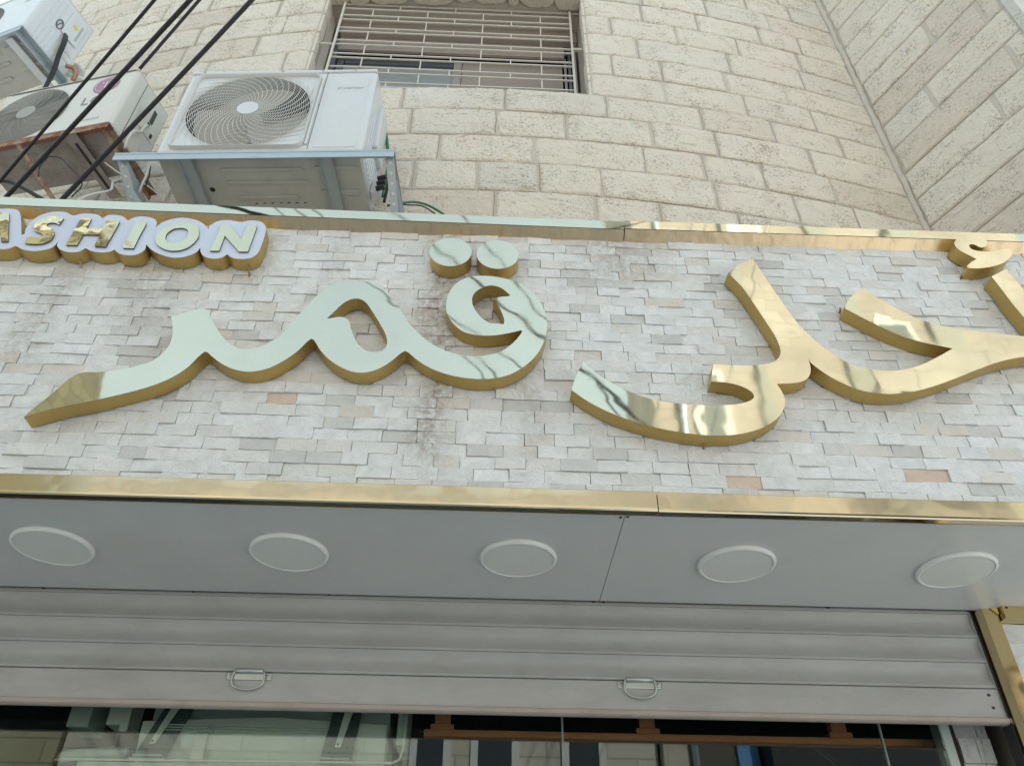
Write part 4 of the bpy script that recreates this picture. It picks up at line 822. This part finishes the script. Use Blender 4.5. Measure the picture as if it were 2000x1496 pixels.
def fan_unit(t, w_, d_, h_, body, under, fan, sq, R, wire, rings, spokes, twist, ydep=.016, shroud=None, hub=None):
    cx, cz = fan; n = 96
    b = MB(); V, F = ring_face(cx, cz, R, -w_+.012, -.012, .012, h_-.012, .004); b.add(V, F)
    # rounded shell: a bevelled box with its front removed
    bm = bmesh.new(); bmesh.ops.create_cube(bm, size=1)
    for v in bm.verts: v.co = Vector((-w_/2+v.co.x*w_, d_/2+v.co.y*d_, h_/2+v.co.z*h_))
    ed = [e for e in bm.edges]; bmesh.ops.bevel(bm, geom=ed, offset=.022, segments=4, affect='EDGES', profile=.5)
    bm.normal_update(); dl = [f for f in bm.faces if f.normal.y < -.999]
    yy = [f for f in dl]; bmesh.ops.delete(bm, geom=yy, context='FACES'); bm.verts.index_update()
    sh_ = MB().add([v.co.copy() for v in bm.verts], [tuple(v.index for v in f.verts) for f in bm.faces]); bm.free()
    sh_.build('casing', body, t)
    V, F = ring_face(cx, cz, R, -w_+.022, -.022, .022, h_-.022, 0.0); mesh('front_panel', V, F, body, t)
    # well, motor, blades
    V = []; F = []
    for y in (0, .10):
        V += [(cx+R*(1 if y == 0 else .96)*cos(2*pi*k/n), y, cz+R*(1 if y == 0 else .96)*sin(2*pi*k/n)) for k in range(n)]
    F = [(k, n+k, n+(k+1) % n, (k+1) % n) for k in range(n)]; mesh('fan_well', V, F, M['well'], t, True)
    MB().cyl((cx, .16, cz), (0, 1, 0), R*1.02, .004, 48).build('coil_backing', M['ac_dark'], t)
    f = MB().cyl((cx, .055, cz), (0, 1, 0), .055, .05, 24).build('fan_hub', M['fan'], t)
    for q in range(3):
        V = []; a0 = q*2*pi/3+.5
        for i in range(9):
            for j in range(7):
                r = .05+(R*.93-.05)*j/6; a = a0+(i/8)*(1.98-.12*j/6)+.35*(j/6); V.append((cx+r*cos(a), .035+.075*i/8, cz+r*sin(a)))
        F = [(i*7+j, i*7+j+1, (i+1)*7+j+1, (i+1)*7+j) for i in range(8) for j in range(6)]; mesh('fan_blade', V, F, M['fan'], t, True)
    # guard
    W = MB(); x0, x1, z0, z1 = sq if sq else (cx-9, cx+9, cz-9, cz+9); Rm = hypot(x1-cx, z1-cz) if sq else R*1.03; r0 = .052
    k = 0; r = r0; stp = (R-r0)/rings
    while r < Rm:
        m = max(28, int(r*300)); run = []
        if not sq and r > R*1.02: break
        for i in range(m+1):
            tt = 2*pi*i/m
            if clipr(cx, cz, r, tt, x0, x1, z0, z1): run.append((cx+r*cos(tt), -ydep+.010*(r/R)**2, cz+r*sin(tt)))
            else:
                if len(run) > 1: W.tube(run, .0015, 4, caps=False)
                run = []
        if len(run) > 1: W.tube(run, .0016, 4, caps=False)
        r += stp
    for s_ in range(spokes):
        run = []
        for i in range(34):
            r = r0+(Rm-r0)*i/33; tt = 2*pi*s_/spokes+twist*(r/R)**1.1
            if clipr(cx, cz, r, tt, x0, x1, z0, z1) and (sq or r <= R*1.02): run.append((cx+r*cos(tt), -ydep-.002+.010*(r/R)**2, cz+r*sin(tt)))
            elif run: break
        if len(run) > 1: W.tube(run, .0017, 4, caps=False)
    o = W.build('fan_guard', wire, t, True); tag(o, kind='stuff')
    MB().cyl((cx, -ydep-.006, cz), (0, 1, 0), .055, .008, 36).build('guard_badge', hub or body, t)
    # pressed base sheet
    u = MB().box(-w_+.012, -.012, .012, d_-.012, -.012, .002); u.build('base_pan', under, t)
def local_thing(name, P, a, label, cat, group=None): return thing(name, tuple(P), -radians(a), label, cat, group)

# middle unit
wd, dp, ht = 1.02, .38, .72
t = local_thing('outdoor_air_conditioner', (-.669, 2.368, 4.93), 3.5, 'clean white air conditioner with a square spiral fan guard, just below the window', 'air conditioner', 'outdoor air conditioners on the wall')
sq = (-.962, -.302, .035, .680); fan_unit(t, wd, dp, ht, M['ac_white'], M['ac_under'], (-.632, .357), sq, .318, M['wire'], 24, 36, 1.25, ydep=.012)
def frame_ring(sqr, wdt, y0, y1, rr=.04, n=8):
    x0, x1, z0, z1 = sqr; pts = []
    for cx, cz, a0 in ((x1-rr, z1-rr, 0), (x0+rr, z1-rr, pi/2), (x0+rr, z0+rr, pi), (x1-rr, z0+rr, 1.5*pi)):
        for k in range(n+1): a = a0+pi/2*k/n; pts.append((cx, cz, cos(a), sin(a)))
    m = len(pts); V = []; F = []
    for (r, y) in ((rr+wdt, y1), (rr+wdt-.004, y0+.004), (rr+wdt*.55, y0), (rr, y0+.003), (rr-.004, y1)): V += [(cx+r*c, y, cz+r*s) for cx, cz, c, s in pts]
    for q in range(4):
        for k in range(m): j = (k+1) % m; F.append((q*m+k, q*m+j, (q+1)*m+j, (q+1)*m+k))
    return V, F
V, F = frame_ring(sq, .010, -.022, -.001); mesh('guard_frame', V, F, M['shroud'], t, True)
MB().rbox(-1.016, -.004, -.004, dp-.01, ht-.004, ht+.018, .007, 2).build('top_cover', M['ac_white'], t)
for x in (-.95, -.52, -.30, -.12): MB().cyl((x, -.008, ht+.007), (0, 1, 0), .006, .005, 8).build('screw', M['print'], t)
MB().box(-.272, -.2695, -.0015, .003, .02, ht-.005).build('panel_seam', M['edge'], t)
MB().rbox(-.290, -.277, -.010, .0, .05, .66, .003, 2).build('panel_rib', M['ac_white'], t)
MB().cyl((-.278, -.006, .40), (0, 1, 0), .006, .005, 10).build('screw', M['print'], t)
MB().rbox(-.245, -.035, -.0025, .001, .03, .65, .0012, 1).build('service_panel', M['ac_white'], t)
text_mesh('brand_print', 'inverter', .044, M['print'], t, (-.13, -.0032, .555), shear=.25, depth=.0003)
MB().rbox(-.002, .028, .14, .30, .24, .60, .010, 2).build('handle_cover', M['ac_white'], t)
for k in range(9): MB().rbox(-.001, .0045, .06+k*.033, .075+k*.033, .03, .40-.0*k, .002, 1).build('side_rib', M['ac_white'], t)
def under_ribs(t, w_, d_, m, hole=True):
    for (a, b, c, e) in ((-w_*.70, -w_*.30, d_*.22, d_*.27), (-w_*.70, -w_*.28, d_*.42, d_*.47), (-w_*.66, -w_*.36, d_*.66, d_*.72), (-w_*.24, -w_*.04, d_*.20, d_*.26), (-w_*.24, -w_*.05, d_*.58, d_*.66)):
        MB().rbox(a, b, c, e, -.020, -.0125, .0035, 2).build('pressed_rib', m, t)
    if hole: MB().cyl((-w_*.78, d_*.56, -.0135), (0, 0, 1), .014, .002, 16).build('drain_hole', M['black'], t)
    for (x, y) in ((-.10, .30), (-.30, .12), (-.86, .28)): MB().cyl((x*w_, y*d_/.38*.9, -.0145), (0, 0, 1), .012, .003, 12).build('rubber_plug', m, t)
under_ribs(t, wd, dp, M['ac_under'])
for k in range(7): MB().box(-.60+k*.042, -.585+k*.042, .30, .304, -.0145, -.0125).build('vent_slit', M['black'], t)
MB().rbox(.0, .05, .25, .31, .0, .10, .01, 2).build('valve_cover', M['ac_white'], t)
for z in (-.005, .035, .075): MB().cyl((.035, .24, z+.02), (1, -.3, 0), .014, .045, 12).build('service_valve', M['black'], t)

def bracket(P, a, w0, w1, dpt, label, mats, group='wall brackets of the air conditioners', drop=.045, arms=(0, 1), leg=True, crossbars=()):
    b = local_thing('wall_bracket', P, a, label, 'bracket', group); top, fr_ = mats
    # front angle: horizontal flange on top, vertical flange hanging
    MB().box(w0, w1, -.005, .040, -.004, .0).build('rail_flange', M[top], b); MB().box(w0, w1, -.006, -.002, -.004-drop, -.0045).build('rail_web', M[fr_], b)
    MB().box(w0, w1, -.0075, -.0065, -.012, -.001).build('rail_edge', M[top], b)
    for x in (w0+.002, w1-.044):
        r = MB().box(x, x+.042, .041, dpt, -.004, .0).build('arm_flange', M[fr_], b)
        MB().box(x if x > -.3 else x+.038, x+.004 if x > -.3 else x+.042, .0, dpt, -.046, -.0045).build('arm_web', M[fr_], b)
    for x in crossbars: MB().box(x-.03, x+.03, .0, dpt, -.022, -.018).build('cross_bar', M[fr_], b); MB().box(x-.033, x-.030, .0, dpt, -.034, -.014).build('cross_bar_edge', M[fr_], b); MB().box(x+.030, x+.033, .0, dpt, -.034, -.014).build('cross_bar_edge', M[fr_], b)
    return b
b = bracket((-.669, 2.362, 4.918), 3.5, -1.205, .165, .50, 'galvanised angle iron bracket with perforated legs under the clean middle air conditioner', ('galv', 'galv'), drop=.05, crossbars=(-.865, -.175))
# perforated legs slanting down and back to the wall, both ends
for x0, x1, lean in ((.118, .158, .04), (-1.203, -1.160, .13)):
    A0 = Vector((x0, -.004, -.006)); A1 = Vector((x0+lean, .40, -.42)); wv = Vector((x1-x0, 0, 0)); nrm = Vector((0, -.72, -.69))*.004
    V = [A0, A0+wv, A1+wv, A1]; V = V+[v-nrm for v in V]
    lg = mesh('leg', V, [(0, 1, 2, 3), (7, 6, 5, 4), (0, 4, 5, 1), (1, 5, 6, 2), (2, 6, 7, 3), (3, 7, 4, 0)], M['galv'], b)
    for k in range(7):
        c = A0+(A1-A0)*(.10+.085*k)+wv*.5+nrm*.2; dz = (A1-A0).normalized()
        V = [c+Vector((sx*.0065, 0, 0))+dz*sz*.006 for sx, sz in ((-1, -1), (1, -1), (1, 1), (-1, 1))]; V = V+[v+nrm*.25 for v in V]
        mesh('slot_hole', V, [(0, 1, 2, 3), (7, 6, 5, 4), (0, 4, 5, 1), (1, 5, 6, 2), (2, 6, 7, 3), (3, 7, 4, 0)], M['badge_white'], lg)
    c = A0+(A1-A0)*.04+wv*.5+nrm; MB().cyl(c, nrm, .008, .006, 8).build('bolt', M['steel'], lg)
MB().bar((.158, .10, -.10), (.235, .46, -.42), .004, .03, up=(1, 0, 0)).build('brace', M['galv'], b)
MB().bar((-1.12, .08, -.16), (-.96, .30, -.34), .03, .005, up=(0, 0, 1)).build('brace', M['galv'], b)

# old unit at the left with the rusty bracket
P = atz(215, 240, 5.2); wd, dp, ht = .82, .31, .515
t = local_thing('outdoor_air_conditioner', P, 14, 'old dusty air conditioner with a round purple badge, on a rusty bracket', 'air conditioner', 'outdoor air conditioners on the wall')
fan_unit(t, wd, dp, ht, M['ac_cream'], M['ac_under_old'], (-.585, .245), None, .235, M['wire_old'], 30, 16, .9, ydep=.014, hub=M['wire_old'])
MB().rbox(-wd+.004, -.004, -.003, dp-.006, ht-.004, ht+.006, .004, 1).build('top_cover', M['ac_cream'], t)
MB().box(-wd+.004, -.02, -.0035, -.001, ht-.0085, ht-.0045).build('top_seam', M['edge'], t)
bd = MB().cyl((-.165, -.003, .405), (0, 1, 0), .078, .004, 40).build('brand_badge', M['badge'], t)
MB().tube([(-.165+.064*cos(2*pi*k/40), -.0035, .405+.064*sin(2*pi*k/40)) for k in range(40) if not (0 < k < 9)], .0018, 4).build('badge_ring', M['badge_white'], bd)
MB().box(-.171, -.165, -.0045, -.003, .382, .437).box(-.171, -.140, -.0045, -.003, .376, .382).build('badge_letter', M['badge_white'], bd)
MB().box(-.140, -.102, -.0045, -.003, .402, .408).build('badge_bar', M['badge_white'], bd); MB().cyl((-.190, -.0045, .430), (0, 1, 0), .006, .002, 12).build('badge_eye', M['badge_white'], bd)
text_mesh('brand_print', 'LG', .105, M['print_dark'], t, (-.205, -.0016, .265), depth=.0004)
text_mesh('small_print', 'AIR CONDITIONER', .016, M['print'], t, (-.16, -.0012, .075), depth=.0003)
SB_ = [MB().box(-.002, .0015, .085, .088, .01, ht-.02).build('side_seam', M['edge'], t)]
MB().rbox(-.004, .006, .145, .275, .20, .46, .004, 2).build('terminal_cover', M['ac_cream'], t)
MB().rbox(.0045, .0075, .195, .222, .30, .41, .003, 2).build('hand_grip', M['ac_dark'], t)
MB().rbox(-.001, .0015, .10, .15, .10, .33, .001, 1).build('rating_label', M['label'], t); MB().rbox(-.001, .0015, .215, .285, .07, .19, .001, 1).build('rating_label', M['label'], t)
mb = MB()
for k in range(16): mb.box(.0013, .0018, .106, .144-.008*(k % 3), .11+k*.0135, .1135+k*.0135)
tag(mb.build('label_print', M['print'], t), kind='stuff')
for (y, z) in ((.19, .29), (.235, .245)): MB().rbox(.004, .012, y, y+.018, z-.03, z, .003, 1).build('cable_clamp', M['black'], t)
MB().tube(catmull([(.010, .195, .26), (.018, .175, .22), (.02, .165, .15), (.03, .12, .09), (.035, .105, .0), (.03, .12, -.06)], 5), .0085, 8).build('power_cable', M['cable_white'], t, True)
for (x, y) in ((-.20, .10), (-.55, .08), (-.40, .2), (-.68, .2)): MB().rbox(x-.07, x+.07, y, y+.012, -.019, -.0125, .003, 1).build('pressed_rib', M['ac_under_old'], t)
MB().rbox(-.222, -.205, .05, .27, -.021, -.0125, .004, 2).build('rubber_slot', M['black'], t)
b = bracket(P+Vector((.0, -.006, -.010)), 14, -.95, .004, .46, 'rusty angle iron bracket under the old air conditioner with the purple badge', ('rust_edge', 'rust'), drop=.040)
MB().box(-.255, -.185, .0, .42, -.030, -.024).build('cross_bar', M['ac_under_old'], b); MB().box(-.228, -.212, .06, .36, -.0315, -.0302).build('bar_slot', M['black'], b)
MB().bar((-.52, -.002, -.03), (-.36, .40, -.30), .03, .005).build('brace', M['rust'], b)
MB().bar((.0, .44, -.02), (.0, .44, -.40), .04, .04).build('wall_post', M['rust'], b)
MB().bar((-.5, .44, -.34), (.2, .44, -.34), .04, .03).build('wall_rail', M['rust'], b)

# upper left unit
P = atz(44, 52, 6.2); wd, dp, ht = .85, .345, .56
t = local_thing('outdoor_air_conditioner', P, 21, 'pale outdoor air conditioner at the top left corner with ribbed side and hanging black cable', 'air conditioner', 'outdoor air conditioners on the wall')
fan_unit(t, wd, dp, ht, M['ac_white'], M['ac_under'], (-.56, .285), None, .245, M['wire_old'], 26, 18, .6, ydep=.012, hub=M['wire_old'])
MB().rbox(-wd+.004, -.004, -.003, dp-.006, ht-.004, ht+.006, .004, 1).build('top_cover', M['ac_white'], t)
for k in range(6): MB().rbox(-.001, .004, .06+k*.03, .066+k*.03, .03, .40-.04*k if k > 2 else .50, .0015, 1).build('side_rib', M['ac_white'], t)
MB().rbox(-.003, .010, .175, .300, .26, .50, .008, 2).build('terminal_cover', M['ac_white'], t)
MB().rbox(.0085, .0115, .262, .278, .30, .46, .002, 1).build('hand_grip', M['print'], t)
MB().cyl((.0085, .232, .40), (1, 0, 0), .020, .003, 24).build('yellow_sticker', M['yellow'], t)
MB().tube([(.004, .150+.020*cos(2*pi*k/20), .30+.044*sin(2*pi*k/20)) for k in range(20)], .0035, 6, closed=True).build('oval_logo', M['alu_dark'], t, True)
MB().tube([(.004, .140, .27), (.005, .150, .31), (.004, .160, .335)], .003, 6).build('oval_logo_stroke', M['alu_dark'], t, True)
for z in (.10, .16): MB().rbox(-.001, .0035, .25, .31, z, z+.03, .001, 1).build('rating_label', M['label'], t)
MB().rbox(-.001, .0035, .20, .24, .08, .18, .001, 1).build('rating_label', M['label'], t)
for k in range(4): MB().tube(catmull([(.012, .20+k*.006, .27), (.03+.004*k, .205+k*.005, .18), (.035, .22+k*.007, .05), (.03+.005*k, .25+k*.004, -.10), (.03, .27+k*.003, -.30)], 5), .006, 7).build('cable_strand', M['black'], t, True)
text_mesh('brand_print', 'Tornado', .035, M['print'], t, (-.13, -.0015, .42), depth=.0003, shear=.2)
under_ribs(t, wd, dp, M['ac_under'], False)
MB().tube(catmull([(.02, .30, .05), (.05, .33, .06), (.07, .35, .02), (.05, .37, -.03)], 4), .014, 8).build('copper_bend', M['copper'], t, True)
b = bracket(P+Vector((0, -.006, -.012)), 21, -.95, .012, .50, 'grey painted angle bracket under the air conditioner at the top left corner', ('galv', 'galv'), drop=.050)
MB().box(-.14, -.09, .03, .42, -.026, -.014).build('cross_bar', M['ac_white'], b)
MB().bar((.02, .36, -.01), (.14, .50, -.10), .03, .012).build('brace', M['ac_white'], b)
pp = thing('insulated_pipe', tuple(onwall(160, 140)), 0, 'thick white insulated refrigerant pipe looping behind the top left air conditioner', 'pipe')
MB().tube(catmull([at(128, 150, 3.0), at(150, 130, 2.95), at(160, 140, 2.95), at(152, 152, 3.0), at(120, 150, 3.05)], 6), .022, 10).build('loop', M['foam'], pp, True, True)
MB().tube(catmull([at(125, 142, 2.95), at(140, 152, 2.9), at(162, 158, 2.9), at(185, 160, 2.95)], 6), .022, 10).build('lower_run', M['foam'], pp, True, True)

# ------------------------------------------------------------------ cables
def cable(name, pts, r, mat, label, cat='cable', group=None, sub=6):
    P = catmull([tuple(p) for p in pts], sub); c = Vector(P[len(P)//2])
    o = MB().tube([Vector(p)-c for p in P], r, 8).build(name, M[mat], None, True); o.location = c; return tag(o, label, cat, group)
def street_cable(p0, p1, y0, y1, r, label):
    a = at(*p0, y0); b = at(*p1, y1); d = b-a; pts = [a-d*.12]
    T_ = (-4.9-y0)/d.y; n = 16
    for i in range(n+1):
        u = i/n*T_; pts.append(a+d*u+Vector((0, 0, .10*(u-1)*u if u > 1 else 0)) * (1 if u < 3 else 1))
    return cable('overhead_cable', pts, r, 'black', label, group='black cables crossing above the sign', sub=3)
street_cable((121, 278+0), (303, 0), 2.42, 1.55, .0075, 'x') if False else None
street_cable((0, 354), (303, 0), 2.30, 1.70, .0075, 'leftmost black cable, starting at the left edge and crossing the round fan guard')
street_cable((17, 380), (373, 0), 2.30, 1.62, .0100, 'second black cable from the left, crossing the purple badge')
street_cable((126, 385), (494, 0), 2.30, 1.75, .0105, 'rightmost thick black cable, passing just left of the clean air conditioner')
a = at(272, 136, 2.55); bq = at(390, 0, 2.3)
cable('overhead_cable', [a, bq, bq+(bq-a)*1.2, bq+(bq-a)*6], .0095, 'black', 'black cable that ends behind the top corner of the old badge air conditioner', group='black cables crossing above the sign')
def pc(pts, Y0, Y1=None, **k):
    n = len(pts)-1; return [at(x, y, Y0+((Y1 if Y1 is not None else Y0)-Y0)*i/n) for i, (x, y) in enumerate(pts)]
cable('loose_wire', pc([(75, 345), (78, 325), (95, 306), (115, 308), (135, 325), (152, 345), (160, 362), (140, 385)], 2.42), .0035, 'black', 'thin black wire looped below the rusty bracket')
cable('loose_cable', pc([(-10, 352), (20, 356), (45, 368), (75, 385), (100, 400)], 2.36), .009, 'black', 'short thick black cable arching at the left edge above the trim')
cable('loose_wire', pc([(150, 392), (180, 380), (215, 372), (221, 356), (235, 350)], 2.40, 2.6), .006, 'cable_white', 'white cable curling out from under the old air conditioner')
cable('loose_wire', pc([(291, 325), (285, 345), (278, 360), (272, 375)], 2.62), .006, 'cable_white', 'short white wire hanging between the two air conditioners')
cable('loose_wire', pc([(294, 325), (291, 345), (284, 365), (270, 350), (262, 330)], 2.64), .004, 'black', 'thin black wire tangled between the two air conditioners')
cable('loose_wire', pc([(205, 318), (225, 333), (252, 350), (270, 352), (300, 372), (322, 395)], 2.60, 2.7), .0035, 'cable_white', 'thin white wire behind the left leg of the galvanised bracket')
cable('green_cable', pc([(749, 236), (754, 262), (757, 290), (758, 320), (753, 355), (747, 385)], 2.62, 2.7), .009, 'green', 'green cable hanging down the side of the clean air conditioner')
cable('drain_hose', pc([(756, 315), (759, 340), (757, 365), (750, 395)], 2.60, 2.66), .008, 'black', 'black hose beside the green cable under the clean air conditioner')
cable('green_cable', pc([(757, 402), (785, 397), (810, 395), (835, 401), (862, 416), (880, 430)], 2.66, 2.8), .0065, 'green', 'green cable arching right across the stone wall just above the trim')
cable('loose_wire', pc([(760, 392), (790, 400), (825, 403), (850, 418)], 2.70, 2.8), .004, 'black', 'thin black wire beside the green cable above the trim')

def mirror_cable(p0, p1, d0, d1, r, label):
    """a street cable high behind the camera, seen only as a dark stroke in the gold faces"""
    a = at(*p0, LF+d0); b = at(*p1, LF+d1); a.y = 2*LF-a.y; b.y = 2*LF-b.y; e = b-a; L = 5.0/e.length
    pts = [a-e*L+Vector((0, 0, .25)), a-e*L*.5+Vector((0, 0, .06)), a, b, b+e*L*.5+Vector((0, 0, .06)), b+e*L+Vector((0, 0, .25))]
    return cable('street_cable', pts, r, 'cable_grey', label, group='utility cables over the street', sub=4)
for i, (p0, p1, r) in enumerate((((850, 480), (888, 513), .015), ((876, 612), (925, 650), .010), ((928, 698), (973, 735), .009), ((895, 695), (950, 739), .009), ((1004, 546), (1060, 618), .013))):
    mirror_cable(p0, p1, 3.2+.3*i, 3.2+.3*i, r, ('black utility cable over the street, the streak in the left gold dot', 'black utility cable over the street, streak at the left lip of the qaf loop', 'black utility cable over the street, right streak under the qaf mouth', 'black utility cable over the street, left streak under the qaf mouth', 'thick black cable over the street, wide streak at the upper right of the qaf')[i])
